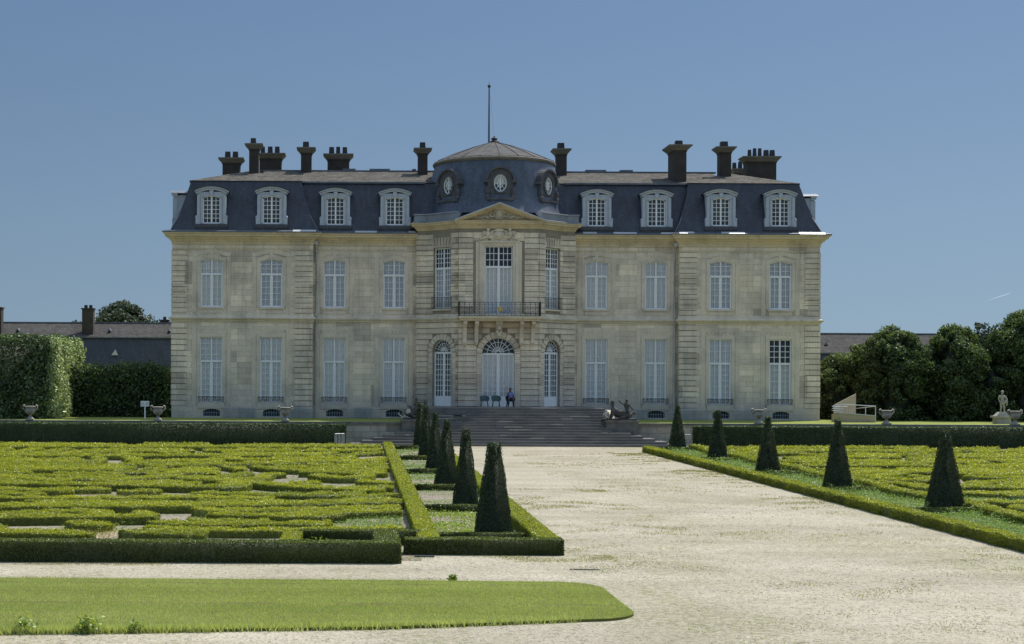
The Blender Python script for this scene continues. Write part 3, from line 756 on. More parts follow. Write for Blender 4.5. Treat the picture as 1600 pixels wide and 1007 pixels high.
for sg in (-1, 1):
    fp.add([(BX + sg * (ax + .28), PY - .60, bz + .05), (BX, PY - .60, az + .03), (BX, PY + 1.5, az + .04), (BX + sg * (ax + .28), PY + 1.5, bz + .06)], [(0, 1, 2, 3)])
    fp.add([(BX + sg * (ax + .28), PY - .60, bz + .05), (BX, PY - .60, az + .03), (BX, PY - .60, az - .03), (BX + sg * (ax + .28), PY - .60, bz - .01)], [(0, 1, 2, 3)])
fp.build('zinc_capping', M['galv'], chateau)
rel = MB()
rel.ball((BX, PY + .02, 16.42), (.30, .12, .34), 12, 8)
rel.tube([(BX + .36 * math.cos(t), PY - .03, 16.40 + .38 * math.sin(t)) for t in np.linspace(0, 2 * math.pi, 17)], .05, 5)
rel.ball((BX, PY - .02, 16.76), (.16, .1, .07)); rel.ball((BX, PY - .06, 16.45), (.2, .1, .22))
for sg in (-1, 1):
    for i in range(7): rel.ball((BX + sg * (.45 + .2 * i), PY, 16.17 - .015 * i + .06 * (i % 2)), (.12, .09, .10 - .008 * i), 6, 4)
    rel.tube([(BX + sg * (.4 + .15 * i), PY - .03, 16.10 + .08 * math.sin(i * 1.7)) for i in range(11)], .035, 5)
rel.build('carved_shield', M['trim'], chateau, smooth=True)
rel = MB(); RY = BY - .06
rel.ball((BX, RY, 14.85), (.42, .10, .32), 12, 8); rel.ball((BX, RY - .06, 15.2), (.36, .10, .12)); rel.ball((BX, RY - .1, 14.85), (.26, .08, .2))
rel.tube([(BX - .62 + .124 * i, RY - .04, 15.08 + .1 * math.sin(i * math.pi / 10)) for i in range(11)], .05, 5)
for sg in (-1, 1):     # winged putti either side of a cartouche
    rel.ball((BX + sg * .78, RY - .04, 15.24), (.13, .13, .15)); rel.ball((BX + sg * .80, RY - .02, 14.93), (.17, .13, .22))
    rel.tube([(BX + sg * .72, RY - .06, 15.02), (BX + sg * .5, RY - .08, 14.95), (BX + sg * .42, RY - .08, 15.05)], [.07, .06, .04], 6)
    rel.tube([(BX + sg * .9, RY - .02, 15.05), (BX + sg * 1.05, RY - .04, 14.9), (BX + sg * 1.1, RY - .04, 14.75)], [.07, .06, .04], 6)
    rel.tube([(BX + sg * .82, RY - .03, 14.75), (BX + sg * 1.1, RY - .04, 14.62), (BX + sg * 1.42, RY - .02, 14.50)], [.11, .09, .05], 6)
    rel.tube([(BX + sg * .76, RY - .03, 14.72), (BX + sg * .6, RY - .05, 14.58), (BX + sg * .75, RY - .03, 14.48)], [.11, .08, .05], 6)
    for i in range(4): rel.tube([(BX + sg * .92, RY, 15.08), (BX + sg * (1.22 + .04 * i), RY + .01, 15.12 - .09 * i)], [.06, .015], 5)
rel.build('carved_putti', M['trim'], chateau, smooth=True)

# ---- downpipes
for (u, v) in ((-13.25, -.12), (13.25, -.12)):
    m = MB(); x, y = CX + u, CY + v
    m.tube([(x + (.25 if u > 0 else -.25) * 0, y - .35, 14.35), (x, y, 14.0), (x, y, 9.3), (x, y - .2, 9.1), (x, y - .2, 8.6), (x, y, 8.4), (x, y, 1.5)], .075, 8)
    for z in (13.2, 11.6, 10, 7.6, 5.9, 4.2, 2.6): m.tube([(x, y, z), (x, y, z + .09)], .10, 8)
    m.box(x - .13, x + .13, y - .47, y - .2, 14.3, 14.55)
    m.build('downpipe', M['pipe'], chateau)

# ================================================================== ROOFS
ZE, ZB, ZR = 15.30, 19.08, 20.70
def steep(x0, x1, y0, y1, i, z0=ZE, z1=ZB, n=5, flare=.22):
    prev = None; rf = MB()
    for k in range(n + 1):
        t = k / n; ins = i * t - flare * (1 - t) ** 3
        cur = (CX + x0 + ins, CX + x1 - ins, CY + y0 + ins, CY + y1 - ins); z = z0 + (z1 - z0) * t
        if prev: rf.frust(prev[0], prev[1], cur, z, cap=False)
        prev = (cur, z)
    rf.build('mansard_slope', M['slate'], chateau)
PI_ = 1.08
steep(-23.7, -13.4, -.45, 13.9, PI_); steep(13.4, 23.7, -.45, 13.9, PI_)
# inner wings
for x0, x1 in ((-14.5, -3.5), (3.5, 14.5)):
    pr = None; rf = MB()
    for k in range(6):
        t = k / 5; y = .12 + 1.1 * t - .22 * (1 - t) ** 3; z = ZE + (ZB - ZE) * t - .003
        if pr: rf.add([(CX + x0, CY + pr[0], pr[1]), (CX + x1, CY + pr[0], pr[1]), (CX + x1, CY + y, z), (CX + x0, CY + y, z)], [(0, 1, 2, 3)])
        pr = (y, z)
    rf.build('mansard_slope', M['slate'], chateau); rf = MB()
    rf.add([(CX + x0, CY + 13.9, ZE), (CX + x1, CY + 13.9, ZE), (CX + x1, CY + 12.8, ZB), (CX + x0, CY + 12.8, ZB)], [(0, 1, 2, 3)])
    rf.build('mansard_slope', M['slate'], chateau)
for s in (-1, 1):
    tp = MB()
    a0, a1 = sorted((s * (23.7 - PI_ + .08), s * (13.4 + PI_ - .08)))
    bx = (CX + a0, CX + a1, CY - .45 + PI_ - .08, CY + 13.9 - PI_ + .08); apx = (CX + s * 18.7, CY + 6.7, ZR - .02)
    b4 = [(bx[0], bx[2], ZB + .03), (bx[1], bx[2], ZB + .03), (bx[1], bx[3], ZB + .03), (bx[0], bx[3], ZB + .03)]
    tp.add(b4 + [apx], [(0, 1, 4), (1, 2, 4), (2, 3, 4), (3, 0, 4)])
    tp.build('upper_slope', M['slatetop'], chateau); tp = MB(); x0, x1 = sorted((s * 3.0, s * 17.6))
    tp.add([(CX + x0, CY + 1.14, ZB + .02), (CX + x1, CY + 1.14, ZB + .02), (CX + x1, CY + 7, ZR), (CX + x0, CY + 7, ZR)], [(0, 1, 2, 3)])
    tp.build('upper_slope', M['slatetop'], chateau); tp = MB()
    tp.add([(CX + x0, CY + 12.85, ZB + .02), (CX + x1, CY + 12.85, ZB + .02), (CX + x1, CY + 7, ZR), (CX + x0, CY + 7, ZR)], [(0, 1, 2, 3)])
    tp.build('upper_slope', M['slatetop'], chateau)
class LR:
    def box(s, *a): MB().box(*a).build('lead_roll', M['lead'], chateau)
    def tube(s, *a): MB().tube(*a).build('lead_roll', M['lead'], chateau)
# lead rolls at ridge, break and hips
for s in (-1, 1):
    x0, x1 = sorted((s * 3.5, s * 17.9))
    LR().box(CX + x0, CX + x1, CY + 6.85, CY + 7.15, ZR - .03, ZR + .09)
    LR().box(CX + min(s * 5.2, s * 14.7), CX + max(s * 5.2, s * 14.7), CY + 1.05, CY + 1.20, ZB - .06, ZB + .06)
    a0, a1 = sorted((s * (23.7 - PI_ + .1), s * (13.4 + PI_ - .1)))
    LR().box(CX + a0, CX + a1, CY + .76, CY + .90, ZB - .06, ZB + .075)
    for xx in (a0, a1): LR().box(CX + xx - .06, CX + xx + .06, CY + .905, CY + 12.6, ZB - .06, ZB + .07)
    hx = s * 13.4
    LR().tube([(CX + hx - s * .24, CY - .68, ZE + .03), (CX + hx + s * .15, CY - .36, ZE + .8), (CX + hx + s * .6, CY + .16, ZE + 1.75), (CX + hx + s * PI_, CY + .87, ZB)], .045, 5)
    hx = s * 23.7
    LR().tube([(CX + hx + s * .24, CY - .68, ZE + .03), (CX + hx - s * .15, CY - .36, ZE + .8), (CX + hx - s * .6, CY + .16, ZE + 1.75), (CX + hx - s * PI_, CY + .87, ZB)], .05, 5)
    for (x, w) in ((8.5, 1.6), (10.9, 1.0), (5.8, .3)): LR().box(CX + s * x - w / 2, CX + s * x + w / 2, CY + 6.9, CY + 7.6, ZR + .05, ZR + .22)


# ---- dome
zf = MB(); zf.add([(CX + x * .97, CY + y + .1, 16.50) for x, y in PAV2] , [tuple(range(len(PAV2)))]); zf.build('dome_gutter', M['zinc'], chateau)
DX, DY = CX + .14, CY + 3.0
dprof = [(5.72, 16.40), (5.48, 16.75), (5.33, 17.15), (5.19, 17.7), (5.02, 18.4), (4.86, 19.2), (4.68, 19.95), (4.52, 20.52)]
dome = MB().lathe((DX, DY, 0), dprof, 64).build('dome', M['slatedome'], chateau, smooth=True)
MB().lathe((DX, DY, 0), [(4.50, 20.46), (4.60, 20.52), (4.66, 20.60), (4.67, 20.70), (4.58, 20.77), (4.50, 20.80), (4.3, 20.805)], 64).build('dome_rim', M['capstone'], chateau, smooth=False)
MB().lathe((DX, DY, 0), [(4.58, 20.80), (3.2, 21.40), (1.6, 22.0), (.3, 22.40), (.0, 22.44)], 40).build('dome_cap', M['capzinc'], chateau)
for k in range(20):
    a = 2 * math.pi * k / 20; m = MB()
    m.tube([(DX + r * math.cos(a), DY + r * math.sin(a), z) for r, z in ((4.56, 20.83), (3.2, 21.42), (1.6, 22.02), (.3, 22.42))], .022, 4)
    m.build('seam', M['capzinc'], chateau)
MB().lathe((DX, DY, 22.40), [(.0, .0), (.42, 0), (.34, .10), (.2, .16), (.18, .2), (.26, .28), (.2, .36), (.07, .4), (.08, .46), (.0, .52)], 12).build('finial', M['pot'], chateau, smooth=True)
fx, fy = CX - .20, DY + .8
flag = MB().tube([(fx, fy, 21.8), (fx, fy, 24.4), (fx, fy, 26.8)], [.085, .07, .05], 8)
flag = flag.build('flagpole', M['lead'], chateau)
MB().ball((fx, fy, 26.85), .13).build('pole_ball', M['pot'], flag); MB().tube([(fx, fy, 26.8), (fx, fy, 27.2)], [.03, .012], 5).build('spike', M['lead'], flag)
MB().tube([(fx + .1, fy - .1, 26.1), (fx + .22, fy - .2, 24.5), (fx + .42, fy - .4, 22.0)], .012, 4).build('halyard', M['pipe'], flag)

# ---- oval dormers on the dome (outline ring with oval hole, local -y is outward)
def oculus():
    out = [];
    for k in range(48):
        a = 2 * math.pi * k / 48; ca, sa = math.cos(a), math.sin(a)
        if sa >= 0: x, z = .98 * ca, .22 + .98 * sa
        else:
            x = .98 * (1 if ca > 0 else -1) * min(1, abs(ca) * 1.6); z = .22 + 1.28 * max(sa, -1) ; z = max(z, -1.02)
        out.append((x, z))
    inn = [(.50 * math.cos(2 * math.pi * k / 48), .06 + .66 * math.sin(2 * math.pi * k / 48)) for k in range(48)]
    mid = [(.64 * math.cos(2 * math.pi * k / 48), .06 + .80 * math.sin(2 * math.pi * k / 48)) for k in range(48)]
    m = MB(); b = 0
    rings = [([(x, z) for x, z in out], 1.3), (out, 0.0), (mid, -.03), (mid, -.09), (inn, -.09), (inn, .16)]
    for pts, y in rings: m.v += [(x, y, z) for x, z in pts]
    for i in range(len(rings) - 1):
        for k in range(48): m.f.append((i * 48 + k, i * 48 + (k + 1) % 48, (i + 1) * 48 + (k + 1) % 48, (i + 1) * 48 + k))
    # hood with shoulders and bracketed sill
    for i in range(12):
        a0, a1 = math.pi * i / 12, math.pi * (i + 1) / 12
        m.prism([(r * math.cos(a), .22 + r * math.sin(a)) for r, a in ((.99, a0), (1.12, a0), (1.12, a1), (.99, a1))], lambda x, z, d: (x, -.16 if d == 0 else 1.2, z))
    for sg in (-1, 1):
        m.box(min(sg * .9, sg * 1.28), max(sg * .9, sg * 1.28), -.15, .8, .12, .30)
        m.ball((sg * 1.0, .0, -.55), (.17, .2, .34)); m.ball((sg * .98, -.04, -.95), (.2, .2, .2))
    m.box(-1.05, 1.05, -.2, .6, -1.22, -1.03); m.box(-.85, .85, -.12, .6, -1.36, -1.223)
    f = MB()
    n = 32
    for i in range(n):
        a0, a1 = 2 * math.pi * i / n, 2 * math.pi * (i + 1) / n
        f.prism([(rx * math.cos(a), .06 + rz * math.sin(a)) for rx, rz, a in ((.42, .58, a0), (.50, .66, a0), (.50, .66, a1), (.42, .58, a1))], lambda x, z, d: (x, .02 if d == 0 else .09, z))
        f.prism([(rx * math.cos(a), .06 + rz * math.sin(a)) for rx, rz, a in ((.19, .27, a0), (.235, .315, a0), (.235, .315, a1), (.19, .27, a1))], lambda x, z, d: (x, .035 if d == 0 else .075, z))
    for k in range(4):
        a = math.pi * k / 4; f.tube([(-.44 * math.cos(a), .05, .06 - .6 * math.sin(a)), (.44 * math.cos(a), .05, .06 + .6 * math.sin(a))], .024 if k != 2 else .045, 4)
    g = MB(); g.add([(.49 * math.cos(2 * math.pi * k / 32), .07, .06 + .65 * math.sin(2 * math.pi * k / 32)) for k in range(32)], [tuple(range(32))])
    d = MB(); d.add([(.49 * math.cos(2 * math.pi * k / 32), .155, .06 + .65 * math.sin(2 * math.pi * k / 32)) for k in range(32)], [tuple(range(32))])
    return m, f, g, d
oc = None
for ang in (0, -46, 46):
    a = R(ang); r = 5.12; p = (DX + r * math.sin(a), DY - r * math.cos(a), 18.62)
    if oc is None:
        m, f, g, d = oculus()
        oc = m.build('round_dormer', M['ocul'], chateau, loc=p)
        f.build('window', M['white'], oc, loc=p); g.build('pane', M['glass'], oc, loc=p); d.build('dark_room', M['curtain'], oc, loc=p)
        o = oc
    else: o = copy_tree(oc, chateau)
    o.location = Vector(p) - chateau.location; o.rotation_euler.z = a; o.scale = (.95, 1, .96)

# ---- dormers of the mansard
def dormer(back=2.3):
    m = MB(); L = Fr((-CX, -CY), (-CX + 1, -CY))     # local frame: s=x, outward=-y
    hole = (0, 1.28, 0, 2.05, .14)
    panel(m, L, -1.02, 1.02, -.06, 2.32, [hole], 0, .22)
    for sg in (-1, 1):
        fbox(m, L, min(sg * .643, sg * .76), max(sg * .643, sg * .76), 0, 1.90, -.02, .05)
        fbox(m, L, min(sg * .86, sg * 1.06), max(sg * .86, sg * 1.06), -.06, 2.1, -.3, .07)
        fbox(m, L, min(sg * .95, sg * 1.16), max(sg * .95, sg * 1.16), -.06, .42, -.3, .10)
        m.ball((sg * 1.10, -.02, .45), (.1, .12, .14), 6, 5)
        m.add([(sg * 1.02, 0, -.06), (sg * 1.02, 0, 2.3), (sg * 1.02, back, 2.3), (sg * 1.02, back, -.06)], [(0, 1, 2, 3)])
    n = 12
    def az_(x): return 2.17 + .30 * (1 - (x / 1.15) ** 2)
    for i in range(n):
        x0, x1 = -1.15 + 2.3 * i / n, -1.15 + 2.3 * (i + 1) / n
        for (lo, hi, e, o) in ((-.02, .12, 1.0, .10), (.12, .24, 1.06, .17)):
            m.prism([(x0 * e, az_(x0) + lo), (x1 * e, az_(x1) + lo), (x1 * e, az_(x1) + hi), (x0 * e, az_(x0) + hi)], lambda a, b, d, o=o: (a, -o if d == 0 else .3, b))
    h2 = (0, 1.28, 0, 2.05, .14)
    for i in range(8):
        x0, x1 = -.76 + 1.52 * i / 8, -.76 + 1.52 * (i + 1) / 8
        m.prism([(x0, arcz(h2, x0) + .003), (x1, arcz(h2, x1) + .003), (x1, arcz(h2, x1) + .13), (x0, arcz(h2, x0) + .13)], lambda a, b, d: (a, -.05 if d == 0 else .05, b))
    m.prism([(-.10, 2.06), (.10, 2.06), (.15, 2.42), (-.15, 2.42)], lambda a, b, d: (a, -.12 if d == 0 else .05, b))
    r = MB()
    for i in range(n):
        x0, x1 = -1.25 + 2.5 * i / n, -1.25 + 2.5 * (i + 1) / n
        z0, z1 = az_(x0 / 1.087) + .265, az_(x1 / 1.087) + .265
        r.add([(x0, -.27, z0), (x1, -.27, z1), (x1, back, z1 - .05), (x0, back, z0 - .05)], [(0, 1, 2, 3)])
    b = MB(); b.box(-1.22, 1.22, -.13, .6, -.33, -.063); b.box(-1.12, 1.12, -.09, .6, -.5, -.333)
    return m, r, b
mdw = win_mesh(1.28, 2.05, .14, 2, 4, 2, 1.42, bar=.04)
# the small windows have no transom: rebuild as two leaves of 2x6 panes
def leafwin(w, h, rise, cols, rows):
    m = MB(); hole = (0, w, 0, h, rise); t = .07
    bx = lambda s0, s1, z0, z1, o0=-.05, o1=0.: m.box(s0, s1, -o1, -o0, z0, z1)
    bx(-w / 2, -w / 2 + t, 0, h - rise, -.06, .02); bx(w / 2 - t, w / 2, 0, h - rise, -.06, .02); bx(-w / 2 + t, w / 2 - t, 0, t, -.06, .018)
    for i in range(12):
        a, b = -w / 2 + w * i / 12, -w / 2 + w * (i + 1) / 12
        m.prism([(a, arcz(hole, a) - t), (b, arcz(hole, b) - t), (b, arcz(hole, b)), (a, arcz(hole, a))], lambda x, y, d: (x, -.02 if d == 0 else .06, y))
    bx(-.06, .06, t, h - t, -.05, .022)
    for sg in (-1, 1):
        x0, x1 = sg * .06, sg * (w / 2 - t)
        for k in range(1, cols): x = x0 + (x1 - x0) * k / cols; bx(x - .02, x + .02, t, arcz(hole, x) - t)
        for k in range(1, rows): z = t + (h - 2 * t) * k / rows; bx(min(x0, x1), max(x0, x1), z - .02, z + .02, -.048, -.002)
    me = bpy.data.meshes.new('window'); me.from_pydata(m.v, [], m.f)
    bm = bmesh.new(); bm.from_mesh(me); bmesh.ops.recalc_face_normals(bm, faces=bm.faces); bm.to_mesh(me); bm.free()
    me.materials.append(M['white']); return me
dw = leafwin(1.28, 2.05, .14, 2, 6); dp = head_mesh('pane', 1.28, 2.05, .14, .03, M['glass']); dk = head_mesh('dark_room', 1.28, 2.05, .14, .12, mat_curtain('dormer_blind', (.10, .115, .14), (.20, .22, .25)))
dproto = None
DZ = 15.82
places = [(CX + u, CY - .55, 0) for u in (-20.98, -16.55, 16.55, 20.92)] + [(CX + u, CY + .02, 0) for u in (-11.85, -7.46, 7.5, 11.92)]
places += [(CX + sg * 24.0, CY + y, sg * math.pi / 2) for sg in (-1, 1) for y in (2.4, 7.2)]
for (x, y, rz) in places:
    p = (x, y, DZ)
    if dproto is None:
        m, r, b = dormer(); dproto = m.build('dormer', M['dormer'], chateau, loc=p)
        r.build('dormer_roof', M['lead'], dproto, loc=p); b.build('dormer_sill', M['ocul'], dproto, loc=p)
        for nm, me, yy in (('window', dw, .1), ('pane', dp, .1), ('dark_room', dk, .1)):
            c = bpy.data.objects.new(nm, me); COL.objects.link(c); c.parent = dproto; c.location = (0, yy, 0)
        o = dproto
    else: o = copy_tree(dproto, chateau)
    o.location = Vector(p) - chateau.location; o.rotation_euler.z = rz

# ---- chimneys
def chimney(px0, px1, v, z0, zcap, pots, dp=1.0, capo=.30):
    d = CY + v; k = d / 2364
    x0, x1 = (px0 - 560) * k, (px1 - 560) * k
    m = MB(); m.box(x0, x1, d, d + dp, z0, zcap - .45)
    m.frust((x0 - .03, x1 + .03, d - .03, d + dp + .03), zcap - .52, (x0 - .05, x1 + .05, d - .05, d + dp + .05), zcap - .40)
    c = m.build('chimney', M['brick'], chateau)
    f = MB(); f.frust((x0 - .06, x1 + .06, d - .06, d + dp + .06), zcap - .40, (x0 - capo, x1 + capo, d - capo, d + dp + capo), zcap - .10)
    f.box(x0 - capo - .03, x1 + capo + .03, d - capo - .03, d + dp + capo + .03, zcap - .098, zcap)
    f.build('chimney_cap', M['capstone'], c)
    for (pa, pb, h) in pots:
        a, b = (pa - 560) * k, (pb - 560) * k; yc = d + dp / 2; w = (b - a) / 2
        q = MB(); q.frust((a, b, yc - w, yc + w), zcap, (a + .03, b - .03, yc - w + .03, yc + w - .03), zcap + h); q.build('chimney_pot', M['pot'], c)
    return c
zz = lambda y, px, v: 4.57 + (589 - (y - .005 * (px - 560))) * (CY + v) / 2364
chimney(346, 373, 9.0, 18.5, zz(247, 360, 9), [(349, 358, .55), (361, 370, .55)])
chimney(387.5, 402.5, 5.2, 18.8, zz(225, 395, 5.2), [(389, 398, .48)], .9)
chimney(404, 438, 9.5, 19, zz(240, 420, 9.5), [(405, 412, .6), (416, 424, .6), (427, 435, .6)])
chimney(468.5, 485, 6.4, 19.5, zz(231, 477, 6.4), [(471, 481, .5)], .9)
chimney(510, 544, 8.0, 19.5, zz(241, 527, 8), [(512, 520.5, .6), (523, 530, .63), (533, 541, .6)])
chimney(651.5, 666.5, 5.4, 19, zz(232, 659, 5.4), [(654, 663.5, .5)], .9)
chimney(868, 884, 5.4, 19, zz(233, 876, 5.4), [(870, 881, .5)], .9)
chimney(1050.5, 1071, 2.4, 18.9, zz(227, 1061, 2.4), [(1057, 1068.5, .46)], 2.0, .36)
chimney(1123, 1141, 4.6, 19, zz(230, 1132, 4.6), [(1125.5, 1137, .46)], .9, .32)
chimney(1147, 1172, 12.0, 18.5, zz(264, 1160, 12), [(1145, 1151, .55), (1154, 1160, .65), (1163, 1169, .6)], 1.0, .2)
chimney(1164.5, 1211.5, 8.4, 18.3, zz(245, 1188, 8.4), [(1169, 1174.5, .6), (1177, 1182.5, .72), (1185, 1190.5, .72), (1194, 1201.5, .58), (1203.5, 1211, .58)])
# floors and a dark lining so that nothing shows through the rooms
ln = MB(); ln.box(CX - 23.3, CX + 23.3, CY + .9, CY + 13.5, ZT, 15.2); ln.build('interior_mass', M['dark'], chateau)
# ================================================================== GROUND AND TERRACE
def sheet(name, poly, z, mat, kind='structure', label=None):
    m = MB(); m.add([(x, y, z) for x, y in poly], [tuple(range(len(poly)))]); o = m.build(name, mat)
    return tag(o, kind=kind, label=label)
def rect(a, b, c, d): return [(a, c), (b, c), (b, d), (a, d)]
sheet('ground', rect(-4000, 4000, -200, 6000), -.012, M['earth'])
sheet('gravel_drive', rect(-60, 75, -12, 103), 0.0, M['gravel'])
# foreground lawn: a turf slab with a rounded end
LW = [(-45, 25.2), (-6.4, 26.6), (.5, 27.35), (4.2, 28.3)] + [(4.35 + 1.0 * math.sin(t), 29.35 - 1.0 * math.cos(t)) for t in np.linspace(.15, 1.5, 8)] + \
     [(5.32, 30.6), (5.3, 31.6)] + [(4.3 + 1.0 * math.cos(t), 32.5 + 1.0 * math.sin(t)) for t in np.linspace(.1, 1.5, 8)] + [(1, 33.62), (-45, 33.8)]
lm = MB(); lm.prism(LW, lambda a, b, d: (a, b, .05 if d == 0 else -.01)); tag(lm.build('lawn', M['lawn']), kind='structure')
# terrace in front of and around the house
for (a, b) in ((-120, 3.55), (17.25, 140)):
    m = MB(); m.box(a, b, 103.3, 330, -.01, ZT); tag(m.build('terrace_lawn', M['terrace_turf']), kind='structure')
m = MB(); m.box(3.553, 17.247, 106, 330, -.01, ZT - .01); tag(m.build('terrace_ground', M['earth']), kind='structure')
for (a, b, lab) in ((-120, 3.0, 'low stone terrace retaining wall with dark coping left of the steps'), (18.95, 140, 'low stone terrace retaining wall with dark coping right of the steps')):
    t = empty('terrace_wall', ((a + b) / 2, 103.1, 0), lab, 'wall')
    MB().box(a, b, 103.0, 103.297, 0, 1.36).build('wall_face', M['greywall'], t)
    MB().box(a, b, 102.9, 103.36, 1.363, 1.50).build('coping', M['coping'], t)

def points_in(poly, n):
    P = np.array(poly); x0, y0 = P.min(0); x1, y1 = P.max(0)
    Q = np.stack([rng.uniform(x0, x1, n), rng.uniform(y0, y1, n)], 1); ins = np.zeros(n, bool); j = len(P) - 1
    for i in range(len(P)):
        xi, yi = P[i]; xj, yj = P[j]
        c = ((yi > Q[:, 1]) != (yj > Q[:, 1])) & (Q[:, 0] < (xj - xi) * (Q[:, 1] - yi) / (yj - yi + 1e-12) + xi); ins ^= c; j = i
    return Q[ins]
def vn(x, y, f, s=0):     # cheap smooth value noise 0..1
    return .5 + .25 * (np.sin(x * f + 2.1 * np.sin(y * f * .7 + s)) + np.sin(y * f * 1.3 + 1.7 * np.sin(x * f * .6 + s * 2)))
def blades(name, Q, z0, h, w, mat, lean=.45, kind='stuff', label=None, mow=0.0):
    n = len(Q); h = np.broadcast_to(np.asarray(h, float), (n,)) * rng.uniform(.55, 1.35, n); a = rng.uniform(0, 2 * np.pi, n); w = np.broadcast_to(np.asarray(w, float), (n,))
    B = np.stack([Q[:, 0], Q[:, 1], np.full(n, z0)], 1); d = np.stack([np.cos(a), np.sin(a), np.zeros(n)], 1) * (w / 2)[:, None]
    b2 = rng.uniform(0, 2 * np.pi, n); tip = B + np.stack([np.cos(b2) * h * lean, np.sin(b2) * h * lean, h], 1)
    V = np.stack([B - d, B + d, tip], 1).reshape(-1, 3); F = np.arange(3 * n).reshape(n, 3)
    return tag(np_mesh(name, V, F, rng.uniform(0, 1, n) + mow * (np.sign(np.sin(2 * np.pi * (Q[:, 1] + .02 * Q[:, 0]) / 2.3)) + 1.4 * (vn(Q[:, 0], Q[:, 1], .9, 4) - .5)), mat), label, None, None, kind)
vis = [p for p in LW]; visl = [(max(x, -10.5), y) for x, y in LW]
Q = points_in(visl, 330000)
brown = vn(Q[:, 0] * .35, Q[:, 1] * 3.1, 1.0, 1.3); trk = np.exp(-((Q[:, 1] - 32.9 + .02 * Q[:, 0]) / .12) ** 2) + np.exp(-((Q[:, 1] - 30.05) / .13) ** 2) + np.exp(-((Q[:, 1] - 31.6) / .1) ** 2) * .6
keep = rng.uniform(size=len(Q)) > np.clip(trk * 1.9 * (vn(Q[:, 0], Q[:, 1] * 3, 2.9) - .25), 0, .97) ; Q = Q[keep]
edge = np.clip(1.0 - (Q[:, 1] - (27.3 + .11 * Q[:, 0])) / .5, 0, 1)
blades('lawn_grass', Q, .045, .035 + .075 * edge, .011, M['grass'], .5, mow=.10)
# ragged weeds along the front edge
xs = np.concatenate([rng.uniform(-8.5, 4.2, 3000), rng.uniform(-8.5, -2.5, 3200)]); yb = np.interp(xs, [-6.4, .5, 4.2], [26.6, 27.35, 28.3])
blades('verge_grass', np.stack([xs, yb + rng.normal(.03, .06, len(xs))], 1), .0, .15, .016, M['grass'], .6)
for (px, py, r) in ((-4.78, 26.80, .15), (-5.9, 26.80, .13), (-3.95, 26.88, .08), (2.13, 33.74, .06)):
    fo = Foliage(); fo.core(boxv(px - r * .8, px + r * .8, py - r * .6, py + r * .6, 0, r * .45), BOXF); n = 500; P = np.stack([rng.normal(px, r * .6, n), rng.normal(py, r * .5, n), np.abs(rng.normal(0, r * .75, n)) + .04], 1)
    fo.leaf(P, np.tile([0, -.3, 1.0], (n, 1)), .055, .8)
    tag(recenter(fo.build('weed_clump', M['weedy'])), {.15: 'largest bushy green weed on the front edge of the foreground lawn', .13: 'leafy weed at the far left front corner of the foreground lawn',   .06: 'tiny weed sprouting at the back edge of the foreground lawn', .08: 'smallest leafy weed right of the larger one on the lawn front edge'}[r], 'weed')
# thin dry grass creeping over the gravel
Qs = []
for (a, b, c, d, n) in ((-9, 1.2, 36.4, 37.0, 5200), (5.3, 10, 34, 62, 44000), (6, 13, 26, 34, 15000), (9, 17.6, 40, 92, 30000), (15.2, 17.7, 36, 93, 34000), (0.9, 6.5, 37.4, 39.0, 7000), (-8, 6, 33.7, 34.4, 4500), (5, 17, 31, 46, 16000)):
    n = int(n * .75); q = np.stack([rng.uniform(a, b, n), rng.uniform(c, d, n)], 1); k = vn(q[:, 0], q[:, 1], .55, 2.2) * vn(q[:, 0], q[:, 1], 2.3, .4) > rng.uniform(.22, .75, n); Qs.append(q[k])
Q = np.concatenate(Qs)
blades('gravel_weeds', Q, 0, .030 * np.clip(Q[:, 1] / 45, .8, 1.5), .02 * np.clip(Q[:, 1] / 40, 1, 2.2), M['drygrass'], .8)

# loose stones on the drive
n = 5200; q = np.stack([rng.uniform(-7, 19, n), 26 + 26 * rng.uniform(0, 1, n) ** 1.4], 1)
dens = vn(q[:, 0], q[:, 1], .45, 5.0); inl = np.zeros(n, bool)
q = q[(rng.uniform(size=n) < dens) & ~((q[:, 0] < 5.4) & (q[:, 1] > 25) & (q[:, 1] < 41) & ~((q[:, 1] > 34) & (q[:, 1] < 36.6)))]
n = len(q); r = rng.uniform(.010, .026, n)
oct_ = np.array([(1, 0, 0), (0, 1, 0), (-1, 0, 0), (0, -1, 0), (0, 0, 1)]); fc = np.array([(0, 1, 4), (1, 2, 4), (2, 3, 4), (3, 0, 4)])
V = np.stack([q[:, 0], q[:, 1], np.zeros(n)], 1)[:, None] + oct_[None] * r[:, None, None] * rng.uniform(.6, 1.3, (n, 5, 3))
Fi = (np.arange(n) * 5)[:, None, None] + fc[None]
M['pebble'] = mat_noise('pebble', (.17, .16, .14), (.46, .43, .37), 9, .9)
tag(np_mesh('loose_stones', V.reshape(-1, 3), Fi.reshape(-1, 3), np.zeros(4 * n), M['pebble']), kind='stuff')

# ================================================================== HEDGES AND BEDS
hedge('clipped_hedge', -17, 1.05, 36.98, 37.65, 0, .50, M['boxdark'], .030, 'low clipped box hedge along the gravel path at left front', amp=.012)
hedge('clipped_hedge', .42, 1.05, 37.75, 40.4, 0, .49, M['boxdark'], .03, 'short return of clipped box hedge behind the end of the front hedge', amp=.01)
hedge('clipped_hedge', -17, -2.0, 38.35, 38.85, 0, .36, M['boxdark'], .03, 'narrow second row of box just behind the left front hedge', amp=.01)
hedge('clipped_hedge', -2.0, -1.5, 38.3, 41.0, 0, .36, M['box'], .032, 'short box hedge stub turning back at the weedy strip', amp=.01)
hedge('clipped_hedge', -1.55, 1.72, 41.05, 41.55, 0, .38, M['boxdark'], .032, 'dark cross hedge closing the back of the weedy strip', amp=.01)
